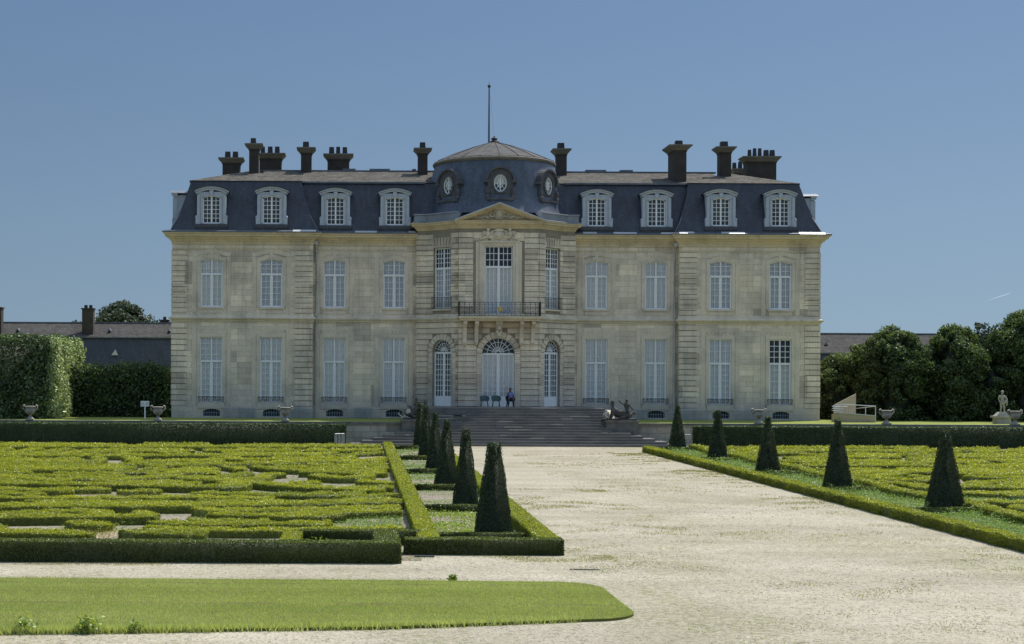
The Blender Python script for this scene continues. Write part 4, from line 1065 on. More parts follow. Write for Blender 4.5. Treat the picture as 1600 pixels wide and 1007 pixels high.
# bed with the six obelisks on the left
hedge('clipped_hedge', 1.22, 5.30, 38.85, 39.45, 0, .40, M['boxdark'], .030, 'front box hedge of the left obelisk bed, facing the path', amp=.012, tlo=.1)
def long_hedge(x0, x1, y0, y1, z, mat, label, step=6.0, **kw):
    fo = Foliage(); n = max(1, int((y1 - y0) / step))
    for i in range(n):
        a, b = y0 + (y1 - y0) * i / n, y0 + (y1 - y0) * (i + 1) / n; lf = lsize((a + b) / 2, .032)
        fc = 'tlr' + ('f' if i == 0 else '') + ('b' if i == n - 1 else '')
        hedge_into(fo, x0, x1, a, b + (.02 if i < n - 1 else 0), 0, z, lf, faces=fc, **kw)
    return tag(recenter(fo.build('clipped_hedge', mat)), label, 'hedge')
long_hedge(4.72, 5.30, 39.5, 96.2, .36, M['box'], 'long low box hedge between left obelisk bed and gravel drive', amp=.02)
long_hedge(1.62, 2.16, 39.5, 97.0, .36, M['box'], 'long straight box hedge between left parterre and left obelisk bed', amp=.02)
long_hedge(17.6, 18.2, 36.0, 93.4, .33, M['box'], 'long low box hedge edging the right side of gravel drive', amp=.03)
TD = [43.2, 52.4, 62.0, 72.3, 84.2, 96.0]
LX, RX = 3.88, 20.2
for i, d in enumerate(TD):
    lf = lsize(d, .032); w = ('nearest', 'second', 'third', 'fourth', 'fifth', 'sixth')[i]
    hedge('clipped_hedge', 2.25, 4.67, d - 1.15, d - .80, 0, .22, M['boxdark'], lf, 'low cross hedge in front of the %s obelisk of the left bed' % w, amp=.01)
    if i: hedge('clipped_hedge', 18.25, 20.95, d - 1.05, d - .72, 0, .20, M['boxdark'], lf, 'low cross hedge in front of the obelisk %s in the right bed' % ('nearest', 'second', 'third', 'fourth', 'fifth')[i - 1], amp=.01)
# curved inner border of the right bed
def ribbon(fo, pts, w, h, leaf, cover=1.5, spread=.75, tlo=0, thi=1, sides=True):
    P = np.array(pts, float); d = np.gradient(P, axis=0); d = d / np.maximum(np.linalg.norm(d, axis=1, keepdims=True), 1e-9); nrm = np.stack([d[:, 1], -d[:, 0]], 1)
    W = np.broadcast_to(np.asarray(w, float), (len(P),)) / 2
    wi = np.maximum(W - leaf * .6, .02)[:, None]; hi = h - leaf * .6
    A, B = P - nrm * wi, P + nrm * wi; n = len(P)
    z = lambda q, zz: np.concatenate([q, np.full((len(q), 1), zz)], 1)
    V = np.concatenate([z(A, 0), z(A, hi), z(B, hi), z(B, 0)]); F = []
    for i in range(n - 1):
        for k in range(3): F.append((k * n + i, k * n + i + 1, (k + 1) * n + i + 1, (k + 1) * n + i))
    F += [(0, n, 2 * n, 3 * n), (n - 1, 2 * n - 1, 3 * n - 1, 4 * n - 1)]
    fo.addq(V, np.array(F), .22)
    seg = np.linalg.norm(np.diff(P, axis=0), axis=1); cum = np.concatenate([[0], np.cumsum(seg)]); L = cum[-1]
    def at(s):
        i = np.clip(np.searchsorted(cum, s) - 1, 0, n - 2); f = ((s - cum[i]) / np.maximum(seg[i], 1e-9))[:, None]
        return P[i] * (1 - f) + P[i + 1] * f, nrm[i] * (1 - f) + nrm[i + 1] * f, W[i]
    dens = cover / (leaf * leaf * .46)
    m = int(L * W.mean() * 2 * dens) + 4; s = rng.uniform(0, L, m); c, nn, ww = at(s); t = rng.uniform(-1, 1, m) * ww
    X = np.concatenate([c + nn * t[:, None], np.full((m, 1), h)], 1); X[:, 2] += rng.normal(0, leaf * .6, m) + .035 * np.sin(X[:, 0] * 5 + 3 * np.sin(X[:, 1] * 4)) - .03 * (np.abs(t) / np.maximum(ww, .01)) ** 4
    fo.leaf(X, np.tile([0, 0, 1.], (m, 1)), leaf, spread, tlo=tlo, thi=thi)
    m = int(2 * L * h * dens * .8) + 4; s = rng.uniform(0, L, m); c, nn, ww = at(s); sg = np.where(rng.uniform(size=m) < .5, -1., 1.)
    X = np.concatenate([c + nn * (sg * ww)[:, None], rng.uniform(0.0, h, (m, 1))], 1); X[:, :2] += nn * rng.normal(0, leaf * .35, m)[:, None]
    fo.leaf(X, np.concatenate([nn * sg[:, None], np.full((m, 1), .25)], 1), leaf, spread, tlo=-.1, thi=thi * .5)  # side and end leaves tinted dark, painting in the shade of these faces
    for e, sg in ((0, -1.), (n - 1, 1.)):
        m = int(2 * W[e] * h * dens) + 2; t = rng.uniform(-1, 1, m) * W[e]
        X = np.concatenate([P[e] + nrm[e] * t[:, None], rng.uniform(0, h, (m, 1))], 1)
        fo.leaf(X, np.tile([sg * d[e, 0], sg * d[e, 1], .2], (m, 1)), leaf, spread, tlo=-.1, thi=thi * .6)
fo = Foliage()
ys = np.linspace(40, 96.5, 60); xi = 21.25 + .25 * np.sin((ys - 51) / 10.3 * 2 * np.pi)
for a in range(0, 59, 6):
    sl = slice(a, min(a + 7, 60)); ribbon(fo, np.stack([xi[sl], ys[sl]], 1), .55, .30, lsize(ys[sl].mean(), .035))
tag(recenter(fo.build('clipped_hedge', M['box'])), 'gently waving box hedge between right obelisk bed and right parterre', 'hedge')

# soil sheets (4 mm above the gravel)
sheet('planting_bed', rect(2.2, 4.72, 39.4, 96.2), .006, M['soil'])
sheet('planting_bed', rect(18.2, 21.2, 36.0, 95.5), .006, M['soil'])
sheet('parterre_bed', rect(-48, 1.6, 37.6, 98.2), .004, M['soil'])
sheet('parterre_bed', rect(21.2, 70, 36, 98.2), .004, M['soil'])
for (cx, cy, rx, ry) in ((-8.3, 43.3, 2.2, 1.15), (-9.6, 56, 2.0, 1.7), (-4.2, 57.5, 2.0, 1.4)):
    sheet('bare_earth', [(cx + rx * math.cos(t) * (1 + .15 * math.sin(3 * t)), cy + ry * math.sin(t) * (1 + .1 * math.cos(2 * t))) for t in np.linspace(0, 2 * math.pi, 26)[:-1]], .010, M['pinksoil'])

# weeds and seedlings in the beds
def bed_plants(name, a, b, c, d, dens, h, mat, mask=None):
    n = int((b - a) * (d - c) * dens); P = np.stack([rng.uniform(a, b, n), rng.uniform(c, d, n), np.zeros(n)], 1)
    if mask is not None: P = P[mask(P)]
    n = len(P)
    if n == 0: return
    P[:, 2] = .012 + np.abs(rng.normal(0, h, n)) * vn(P[:, 0], P[:, 1], 1.6, 3); fo = Foliage()
    sz = np.maximum(.05, 1.25 * P[:, 1] / 1513)
    fo.leaf(P, np.tile([0, 0, 1.], (n, 1)), sz, .9, .5); return tag(fo.build(name, mat), kind='stuff')
bed_plants('bed_weeds', 2.3, 4.6, 39.5, 42.0, 300, .05, M['weedy'])
for i, (den, h, mt) in enumerate(((0, 0, 'weed'), (90, .05, 'weed'), (190, .10, 'weed'), (150, .08, 'weed'), (110, .05, 'weed'))):
    if den: bed_plants('bed_weeds', 2.3, 4.7, TD[i] - .8, TD[i + 1] - 1.2, den, h, M[mt], lambda P: vn(P[:, 0], P[:, 1], 1.1, 8) > rng.uniform(.1, .8, len(P)))
bed_plants('bed_weeds', 2.3, 4.6, 44.0, 51.2, 420, .10, M['weedy'], lambda P: vn(P[:, 0], P[:, 1], 1.3, 8) > rng.uniform(0, .6, len(P)))
bed_plants('bed_weeds', -1.4, .4, 38.0, 40.9, 1300, .10, M['weedy'])
for (c, d, den, h) in ((36, 51.2, 520, .13), (52.2, 61, 420, .16), (62, 71.3, 300, .15), (72.3, 83, 210, .13), (84, 95, 170, .12)):
    bed_plants('bed_weeds', 18.2, 20.95, c, d, den, h, M['weed'])
# tall weed stalks scattered in the right bed
n = 46; sx = rng.uniform(18.4, 20.8, n); sy = rng.uniform(45, 90, n); fo = Foliage()
for x, y in zip(sx, sy):
    k = 26; hh = rng.uniform(.25, .5); P = np.stack([rng.normal(x, .05, k), rng.normal(y, .05, k), rng.uniform(.03, hh, k)], 1); fo.leaf(P, rng.normal(size=(k, 3)) + [0, 0, .6], max(.06, 1.2 * y / 1513), .8, .4)
tag(fo.build('tall_weeds', M['weed']), kind='stuff')

# ---- embroidery parterres: evenly spaced scroll hedges following a swirling field
def field(swirls, bias):
    def f(x, y):
        vx, vy = bias[0] + .25 * math.sin(y * .21), bias[1] + .45 * math.sin(x * .33 + y * .17)
        for (cx, cy, r, s) in swirls:
            dx, dy = x - cx, (y - cy); q = math.exp(-(dx * dx + dy * dy * .55) / (r * r)) * s
            vx += -dy / r * 2.2 * q; vy += dx / r * 2.2 * q
        m = math.hypot(vx, vy) + 1e-9; return vx / m, vy / m
    return f
def resample(pts, step):
    P = np.array(pts, float)
    for _ in range(2):        # round the corners a little
        P = np.concatenate([P[:1], np.stack([.75 * P[:-1] + .25 * P[1:], .25 * P[:-1] + .75 * P[1:]], 1).reshape(-1, 2), P[-1:]])
    s = np.concatenate([[0], np.cumsum(np.linalg.norm(np.diff(P, axis=0), axis=1))]); n = max(4, int(s[-1] / step)); t = np.linspace(0, s[-1], n)
    return list(zip(np.interp(t, s, P[:, 0]).tolist(), np.interp(t, s, P[:, 1]).tolist()))
def stream(f, inside, seedpts, sep, step=.28, maxlen=20.0, minlen=1.3, fixed=()):
    grid = {}; lines = []
    key = lambda x, y: (int(math.floor(x / sep)), int(math.floor(y / sep)))
    for q, (pts, w) in enumerate(fixed):
        nn = max(1, int(w / .5))
        for i, (x, y) in enumerate(pts):
            for k in range(nn + 1):
                yy = y + (k / nn - .5) * max(0, w - .7); grid.setdefault(key(x, yy), []).append((x, yy, -1 - q, i))
    def near(x, y, dd, own=None):
        k = key(x, y)
        for i in (-1, 0, 1):
            for j in (-1, 0, 1):
                for (px, py, lid, idx) in grid.get((k[0] + i, k[1] + j), ()):
                    if own is not None and lid == own[0] and abs(idx - own[1]) < 9: continue
                    if (px - x) ** 2 + (py - y) ** 2 < dd * dd: return True
        return False
    for lid, (sx, sy) in enumerate(seedpts):
        if not inside(sx, sy) or near(sx, sy, sep): continue
        both = []; mx = maxlen * random.uniform(.35, 1.0) / 2
        for sg in (1, -1):
            x, y = sx, sy; tr = []; L = 0
            tmp = []
            while L < mx:
                vx, vy = f(x, y); x2, y2 = x + sg * vx * step, y + sg * vy * step
                if not inside(x2, y2) or near(x2, y2, sep * .82): break
                if any((px - x2) ** 2 + (py - y2) ** 2 < (sep * .8) ** 2 for (px, py) in tr[:-7]): break
                x, y = x2, y2; tr.append((x, y)); L += step
            both.append(tr)
        pts = both[1][::-1] + [(sx, sy)] + both[0]
        if (len(pts) - 1) * step < minlen: continue
        for i, (x, y) in enumerate(pts): grid.setdefault(key(x, y), []).append((x, y, lid, i))
        lines.append(pts)
    return lines
def parterre(label, x0, x1, y0, y1, swirls, bias, holes, sep, wd, loc, xlim, maxp=100, fixed=()):
    root = empty('embroidery_parterre', loc, label, 'parterre')
    fixed = [(resample(p, .28), w, c) for p, w, c in fixed]; holes = list(holes)
    for pts, w, c in fixed:
        if c:
            for (x, y) in pts[::2]: holes.append((x, y - w / 2 - c * .34, .5, c * .42))
    f = field(swirls, bias)
    def inside(x, y):
        if not (x0 < x < x1 and y0 < y < y1) or not xlim(x, y): return False
        return not any(((x - a) / c) ** 2 + ((y - b) / d) ** 2 < 1 for (a, b, c, d) in holes)
    seeds = [(cx + r * .45 * math.cos(a), cy + r * .45 * math.sin(a)) for (cx, cy, r, s) in swirls for a in (0, 2, 4)]
    sd = [(random.uniform(x0, x1), random.uniform(y0, y1)) for _ in range(5200)]; sd.sort(key=lambda p: p[1]); 
    random.shuffle(sd); lines = stream(f, inside, seeds + sd, sep, fixed=[(p, w) for p, w, c in fixed])
    for pts, w, c in fixed:
        fo = Foliage(); ribbon(fo, pts, w, .27, lsize(sum(q[1] for q in pts) / len(pts), .040), 1.35, .75, tlo=.25, thi=1.0); fo.build('scroll_hedge', M['box'], root)
    maxp -= len(fixed)
    lines.sort(key=lambda p: -len(p) / (sum(q[1] for q in p) / len(p)) ** 1.3)
    rest = Foliage(); nrest = 0
    for i, pts in enumerate(lines):
        ym = sum(p[1] for p in pts) / len(pts); lf = lsize(ym, .040)
        n = len(pts); t = np.linspace(0, 1, n); w = wd * random.uniform(.82, 1.18) * np.clip(np.minimum(t, 1 - t) * n * .28 / 1.0 + .45, .45, 1.0)
        h = random.uniform(.18, .25)
        fo = Foliage() if i < maxp - 1 else rest
        v = random.uniform(-.12, .12); ribbon(fo, pts, w, h, lf, 1.35, .75, tlo=.30 + v, thi=1.0 + v)
        if fo is not rest: fo.build('scroll_hedge', M['box'], root)
        else: nrest += 1
    if nrest: tag(rest.build('scroll_hedges', M['box'], root), kind='stuff')
    print(label, len(lines), 'scrolls')
LSW = [(-1.8, 56, 2.6, 1.2), (-.6, 66.5, 2.4, -1.2), (-4.8, 63, 3.2, 1.1), (-8.6, 50, 3.0, -1.0), (-11.5, 61, 3.5, 1.1), (-6.5, 74, 3.5, -1.1), (-1.2, 79, 3.0, 1.1), (-13.5, 74, 4, 1.0), (-4.5, 87, 4, 1.1), (-12, 88, 4.5, -1.1), (-19, 84, 4.5, 1.0)]
LH = [(-8.3, 43.3, 2.1, 1.0), (-9.6, 56, 1.8, 1.5), (-4.2, 57.5, 1.8, 1.2), (.4, 46.5, 1.35, 2.4), (.2, 61.5, 1.3, 1.4), (-1.9, 63.8, 1.5, 1.5), (.6, 83.5, 1.1, 2.2), (-4.8, 70, 1.4, 1.1), (-3.0, 82.5, 1.6, 1.0), (-1.8, 54, 1.0, .9), (-9.5, 80, 1.5, 1)]
parterre('broad embroidery parterre of curling clipped box left of the gravel drive', -28, 1.5, 41.7, 97.2, LSW, (1.35, .0), LH, 1.10, .73, (-9, 69, 0),
         lambda x, y: x > -.245 * y - 4.0 and not (x > -1.9 and y < 42.1),
         fixed=[([(-13.2, 50.0), (-6, 50.6), (-1.5, 51.7), (1.45, 52.9)], 1.3, 1.0),
                ([(-15.5, 60.6), (-9.5, 60.0), (-5.6, 58.9), (-4.4, 60.2), (-5.4, 61.8)], .9, 1.2),
                ([(-7.5, 64.0), (-4.6, 62.2), (-2.6, 59.4), (.9, 57.6)], .85, .9),
                ([(-19, 69.2), (-14.5, 69.4), (-11.3, 69.6), (-10.9, 71.4)], 1.1, 1.0), ([(-10.2, 72.6), (-6, 74.5), (-1.5, 76.6)], .9, 1.2),
                ([(-1.9, 66.3), (-.9, 64.6), (.3, 65.2), (.5, 67.0), (-.6, 68.2), (-2.6, 68.6)], .7, .7), ([(-12.4, 45.6), (-9.2, 46.4), (-6.2, 46.6)], .8, .9),
                ([(-22, 80.5), (-14, 81.6), (-6, 82.6), (-2.0, 83.0)], .9, 1.0), ([(-4.6, 47.4), (-1.6, 46.8), (-.6, 47.6)], .8, .8),
                ([(-23, 91.4), (-12, 91.8), (-4, 93.0), (1.2, 93.6)], .9, 1.3), ([(-9, 87.6), (-2, 88.2), (1.2, 88.8)], .8, 1.2)])
RSW = [(24, 61, 2.6, 1.1), (26.5, 71, 3, -1.1), (24.5, 81, 3, 1.1), (31, 79, 3.5, 1), (30, 88, 4, -1.1), (37, 90, 4, 1)]
RH = [(25.6, 67.5, 1.6, 1.8), (24.5, 74.8, 1.3, 1.3), (23.4, 56.5, 1.2, 2.2), (29.2, 83, 1.5, 1.2), (24.6, 86, 1.4, 1.2)]
parterre('embroidery parterre of low clipped box right of the gravel drive', 22.0, 47, 43, 97.2, RSW, (1.35, .05), RH, 1.18, .76, (32, 72, 0),
         lambda x, y: x < .452 * y + 4.5,
         fixed=[([(22.3, 60.4), (24.6, 61.4), (27.5, 60.6)], .9, 1.0), ([(22.4, 66.0), (24.2, 64.8), (25.6, 65.8), (24.8, 67.6)], .7, .8), ([(26.8, 70.2), (29.5, 68.8), (33, 69.4)], .9, 1.1),
                ([(23, 78.4), (28, 78.0), (33, 79.4)], .9, 1.1), ([(33, 84.6), (38, 84.2), (42, 85.4)], .9, 1.2), ([(22.5, 90.6), (30, 91.2), (36, 90.8)], .9, 1.2), ([(34.5, 75.6), (37, 75.2)], .9, 1.0)])
bed_plants('parterre_weeds', -1.0, 1.4, 43.5, 49.5, 260, .07, M['weed'])
bed_plants('parterre_weeds', -5.6, -2.6, 56.2, 58.8, 400, .08, M['weed'])
bed_plants('parterre_weeds', 22, 26, 54, 60, 220, .10, M['weed'])
bed_plants('parterre_weeds', -3, 1.2, 59, 84, 26, .05, M['weed'])
bed_plants('parterre_weeds', -14, 1, 42, 56, 30, .22, M['weedy'], lambda P: vn(P[:, 0], P[:, 1], .9, 5) > .72)
# dry seed-heads over the bare earth
for (cx, cy, rx, ry) in ((-8.3, 43.3, 2.2, 1.1), (-9.6, 56, 2.0, 1.6), (-4.2, 57.5, 2.0, 1.3)):
    n = 900; q = np.stack([rng.normal(cx, rx * .5, n), rng.normal(cy, ry * .5, n)], 1); blades('dry_grass', q, .01, .12, .02, M['drygrass'], .5)

# ---- obelisk yews
def obelisk(h, b, t, d, seed):
    fo = Foliage(); lf = lsize(d, .035)
    def frustum(b0, b1, z0, z1, ins):
        b0 -= ins; b1 = max(b1 - ins, .03); return [(-b0, -b0, z0), (b0, -b0, z0), (b0, b0, z0), (-b0, b0, z0), (-b1, -b1, z1), (b1, -b1, z1), (b1, b1, z1), (-b1, b1, z1)]
    fo.core(frustum(b / 2, t / 2, 0, h - .06, lf * .8), BOXF, -.25)
    A = 4 * (b + t) / 2 * h; n = int(A * 1.7 / (lf * lf * .46)); z = h * (1 - np.sqrt(1 - rng.uniform(0, 1, n) * (1 - (t / b) ** 2) )) / (1 - t / b); z = np.clip(z, 0, h)
    hw = (b + (t - b) * z / h) / 2; u = rng.uniform(-1, 1, n) * hw; side = rng.integers(0, 4, n)
    hw = hw + .012 * np.sin(z * 7 + side + seed) + .008 * np.sin(u * 15 + z * 3 + seed)
    lx = np.choose(side, [u, hw, u, -hw]); ly = np.choose(side, [-hw, u, hw, u]); nx = np.choose(side, [0, 1, 0, -1]); ny = np.choose(side, [-1, 0, 1, 0])
    P = np.stack([lx, ly, z], 1); N = np.stack([nx, ny, np.full(n, .25)], 1).astype(float)
    P += N * rng.normal(0, lf * .26, n)[:, None]
    fo.leaf(P, N, lf, .8, .42)
    # untrimmed shoots towards the tip
    m = int((950 if seed == 0 else 260) * (.035 / lf) ** 1.2) ; zz_ = h - np.abs(rng.normal(0, .26 if seed == 0 else .14, m)) + .04; hw = (b + (t - b) * np.clip(zz_ / h, 0, 1)) / 2 + .03
    a = rng.uniform(0, 2 * np.pi, m); P = np.stack([np.cos(a) * hw * rng.uniform(.2, 1.25, m), np.sin(a) * hw * rng.uniform(.2, 1.25, m), zz_], 1)
    fo.leaf(P, np.stack([np.cos(a), np.sin(a), np.full(m, .8)], 1), lf * 1.1, .6, .35, .3, 1.1)
    return fo
words = ('nearest', 'second', 'third', 'fourth', 'fifth', 'farthest')
LHt = [(2.68, 1.03, .30), (2.77, .92, .20), (2.80, .98, .17), (2.88, .86, .16), (2.94, .84, .17), (2.88, .8, .16)]
for i, d in enumerate(TD):
    h, b, t = LHt[i]; x = (772.5, 728.5, 698.5, 680.5, 666, 656)[i]
    o = obelisk(h, b, t, d, i).build('topiary_obelisk', M['yew'], loc=((x - 560) * d / 2364, d, 0)); o.rotation_euler.z = R((3, -4, 2, 5, -2, 3)[i])
    tag(o, 'dark yew obelisk, %s of the row left of the drive%s' % (words[i], ', with a shaggy tip' if i == 0 else ''), 'topiary', 'clipped yew obelisks lining the drive')
RHt = [(2.78, 1.08, .20), (2.88, 1.04, .19), (2.74, 1.0, .18), (2.76, 1.04, .20), (2.87, 1.0, .16)]
for i, d in enumerate(TD[1:]):
    h, b, t = RHt[i]; x = (1477.5, 1309.5, 1200.5, 1122, 1059)[i]
    o = obelisk(h, b, t, d, i + 9).build('topiary_obelisk', M['yew'], loc=((x - 560) * d / 2364, d, 0)); o.rotation_euler.z = R((2, -3, 4, -5, 2)[i])
    tag(o, 'dark yew obelisk, %s of the row right of the drive' % ('nearest', 'second', 'third', 'fourth', 'farthest')[i], 'topiary', 'clipped yew obelisks lining the drive')

# ---- tall hedges before the terrace
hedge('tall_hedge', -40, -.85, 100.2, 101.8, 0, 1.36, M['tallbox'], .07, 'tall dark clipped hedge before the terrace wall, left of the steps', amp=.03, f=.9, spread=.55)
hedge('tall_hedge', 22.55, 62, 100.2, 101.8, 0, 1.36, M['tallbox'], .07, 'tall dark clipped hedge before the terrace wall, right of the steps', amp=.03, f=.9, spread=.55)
# hornbeam block and back hedge at left
def roundhedge(name, x0, x1, y0, y1, z0, z1, leaf, rad, mat, label, cover=2.2, spread=.75, rough=.12):
    fo = Foliage(); hx, hy, hz = (x1 - x0) / 2, (y1 - y0) / 2, (z1 - z0); c = np.array([(x0 + x1) / 2, (y0 + y1) / 2, 0])
    fo.core(boxv(x0 + .35, x1 - .35, y0 + .35, y1 - .35, z0, z1 - .4), BOXF, -.3)
    P, N = hedge_pts(x0, x1, y0, y1, z0, z1, cover / (leaf * leaf * .46))
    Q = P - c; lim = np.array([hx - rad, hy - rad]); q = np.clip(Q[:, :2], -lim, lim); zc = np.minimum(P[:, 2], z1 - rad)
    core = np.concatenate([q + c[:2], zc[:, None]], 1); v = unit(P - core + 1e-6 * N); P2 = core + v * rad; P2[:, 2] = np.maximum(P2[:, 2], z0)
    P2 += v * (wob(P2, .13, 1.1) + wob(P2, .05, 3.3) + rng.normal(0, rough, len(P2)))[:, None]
    V, F = leaves(P2, v, leaf, spread); fo.addq(V, F, rng.uniform(0, .75, len(P2)) + .85 * np.clip(v[:, 0], 0, 1) + .12 * np.clip(v[:, 2], 0, 1)); return tag(recenter(fo.build(name, mat)), label, 'hedge')  # lighter tint facing right and up, sunlight put into the leaf colour
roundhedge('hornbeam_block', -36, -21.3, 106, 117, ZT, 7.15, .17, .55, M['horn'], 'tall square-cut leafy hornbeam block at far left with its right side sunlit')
roundhedge('back_hedge', -23, -13.95, 112, 114.5, ZT, 5.12, .17, .7, M['tree'], 'dark hedge below the slate outbuilding roof at left of the house', rough=.2)

# ---- trees
def clump_tree(name, x, y, z0, top, rx, ry, mat, label, leaf=.17, n_clump=90, cat='tree', column=True, group=None, trunk_h=None, cover=1.0):
    root = empty(name, (x, y, z0), label, cat, group)
    H = top - z0; m = MB(); th = trunk_h or H * .55
    m.tube([(x, y, z0), (x + .05, y, z0 + th * .5), (x, y + .05, z0 + th)], [.28 * H / 8, .20 * H / 8, .12 * H / 8], 8)
    for k in range(6):
        a = k * 1.05 + random.random(); zb = z0 + th * (.5 + .08 * k); m.tube([(x, y, zb), (x + rx * .35 * math.cos(a), y + ry * .35 * math.sin(a), zb + H * .14), (x + rx * .66 * math.cos(a), y + ry * .66 * math.sin(a), zb + H * .25)], [.10 * H / 8, .07 * H / 8, .03 * H / 8], 6)
    m.build('trunk', M['bark'], root)
    fo = Foliage(); Ps, Ns, Ts = [], [], []
    lo = z0 if column else z0 + H * .22
    for k in range(n_clump):
        a = random.uniform(0, 2 * math.pi); t = random.random() ** .8; z = lo + (top - lo) * t
        if column: s = 1.0 if t < .55 else math.sqrt(max(0, 1 - ((t - .55) / .45) ** 2.2))
        else: s = math.sqrt(max(0, 1 - (2 * t - 1) ** 2)) * random.uniform(.65, 1.05)
        s *= random.uniform(.80, 1.04); c = np.array([x + rx * s * math.cos(a), y + ry * s * math.sin(a), z - .15])
        r = random.uniform(.45, 1.0) * (.8 if t > .8 else 1.0) * max(rx, 1.5) / 2.8
        m_ = int(cover * 150 * (r / .7) ** 2 * (.17 / leaf) ** 2); v = unit(rng.normal(size=(m_, 3))); rad = r * rng.uniform(.55, 1.08, m_)
        Ps.append(c + v * rad[:, None] * np.array([1, 1, .8])); out = np.array([math.cos(a) * .6, math.sin(a) * .6, .35]); Ns.append(unit(v + out))
        Ts.append(rng.uniform(0, .7, m_) + random.uniform(-.15, .15) + .35 * np.clip(v[:, 2], -.4, 1) * (.4 + .6 * t))  # upward leaves lighter, sunlit crown tops painted into the tint
    P, N, T = np.concatenate(Ps), np.concatenate(Ns), np.concatenate(Ts); k = P[:, 2] > z0; P, N, T = P[k], N[k], T[k]
    V, F = leaves(P, N, leaf, .7); fo.addq(V, F, T)
    nn = 14
    prof = [(.9, 0), (.9, .5), (.74, .7), (.45, .82), (.1, .88)] if column else [(.1, .25), (.6, .35), (.75, .55), (.55, .78), (.1, .9)]
    vs = []; fs = []
    for (s, t) in prof:
        for j in range(nn): aa = 2 * math.pi * j / nn; vs.append((x + rx * .72 * s * math.cos(aa), y + ry * .72 * s * math.sin(aa), z0 + H * t))
    for i in range(len(prof) - 1):
        for j in range(nn): fs.append((i * nn + j, i * nn + (j + 1) % nn, (i + 1) * nn + (j + 1) % nn, (i + 1) * nn + j))
    if column: fo.core(vs, fs, -.35)
    fo.build('crown', mat, root); return root
G = 'leafy trees right of the house'
T_ = M['tree']
def rt(px, d, ytop, hw, ry, mat, lab, n, **kw):
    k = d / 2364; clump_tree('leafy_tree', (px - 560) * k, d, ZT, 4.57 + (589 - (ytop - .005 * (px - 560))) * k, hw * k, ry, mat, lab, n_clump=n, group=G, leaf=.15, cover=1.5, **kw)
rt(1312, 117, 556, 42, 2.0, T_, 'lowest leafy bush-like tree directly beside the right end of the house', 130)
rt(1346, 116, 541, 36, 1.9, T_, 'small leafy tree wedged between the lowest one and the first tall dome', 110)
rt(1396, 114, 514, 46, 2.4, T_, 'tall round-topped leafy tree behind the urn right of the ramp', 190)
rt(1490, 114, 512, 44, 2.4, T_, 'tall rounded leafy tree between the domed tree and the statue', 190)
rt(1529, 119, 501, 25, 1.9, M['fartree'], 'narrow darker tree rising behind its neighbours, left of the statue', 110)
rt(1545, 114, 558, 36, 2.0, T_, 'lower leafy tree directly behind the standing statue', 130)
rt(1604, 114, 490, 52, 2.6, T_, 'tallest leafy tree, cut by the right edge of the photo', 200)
hedge('dark_hedge', 38, 56, 114.0, 115.2, ZT, 4.3, M['tallbox'], .13, 'dark trimmed wall of leaves under the trees at right', amp=.18, f=.8, thi=.4, cover=2.4)
clump_tree('broad_tree', -28.2, 182, ZT, 13.0, 4.2, 4, M['fartree'], 'round tree crown rising behind the left slate outbuilding', leaf=.28, n_clump=120, column=False, cover=1.5)
clump_tree('broad_tree', -34.0, 182, ZT, 11.2, 2.0, 3, M['fartree'], 'small tree top beside the outbuilding chimney, left of the round crown', leaf=.26, n_clump=60, column=False, cover=1.4)
clump_tree('broad_tree', -22.8, 184, ZT, 11.0, 1.8, 3, M['fartree'], 'small tree top showing against the left wall of the house', leaf=.26, n_clump=50, column=False, cover=1.4)
# ================================================================== STEPS
st = empty('stone_steps', (10.4, 100, 0), 'broad flight of worn dark stone steps rising from the drive to the house', 'steps')
NS = 14; rise = 2.46 / NS
for i in range(NS):
    hw = 10.9 - .75 * i if i < 5 else 6.65; y0 = 100 + .35 * i
    m = MB(); y1 = 112 if i == NS - 1 else 106.2
    n = 12
    for k in range(n):   # slabs with slightly different wear
        a, b = 10.4 - hw + 2 * hw * k / n, 10.4 - hw + 2 * hw * (k + 1) / n
        dz, dy = random.uniform(-.008, .008), random.uniform(0, .022)
        m.box(a + .004, b - .004, y0 + dy, y1, rise * i + .001, rise * (i + 1) + dz - (.01 if i < NS - 1 else 0), bottom=False)
    m.build('step' if i < NS - 1 else 'landing', M['stepstone'], st)
for i in range(2, 11):  # pale strips on worn nosings, sun glints put in as lighter stone
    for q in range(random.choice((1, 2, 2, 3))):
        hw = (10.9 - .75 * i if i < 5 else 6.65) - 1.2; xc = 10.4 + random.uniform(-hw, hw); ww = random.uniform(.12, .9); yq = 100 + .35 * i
        MB().box(xc - ww, xc + ww, yq - .006, yq + .09, rise * (i + 1) - .035, rise * (i + 1) + .012).build('worn_edge_glint', M['statue'], st)
for (x0, x1) in ((15.9, 17.2),):
    m = MB(); m.prism([(104.9, 2.35), (103.7, 2.15), (102.9, 1.72), (102.6, 1.5), (102.6, 1.2), (105.4, 1.2), (105.4, 2.35)], lambda a, b, d: (x1 + .0 if d == 0 else x1 + .28, a, b)); m.build('scroll_cheek', M['greywall'], st)
    m = MB(); m.prism([(104.9, 2.35), (103.7, 2.15), (102.9, 1.72), (102.6, 1.5), (102.6, 1.2), (105.4, 1.2), (105.4, 2.35)], lambda a, b, d: (3.32 if d == 0 else 3.6, a, b)); m.build('scroll_cheek', M['greywall'], st)

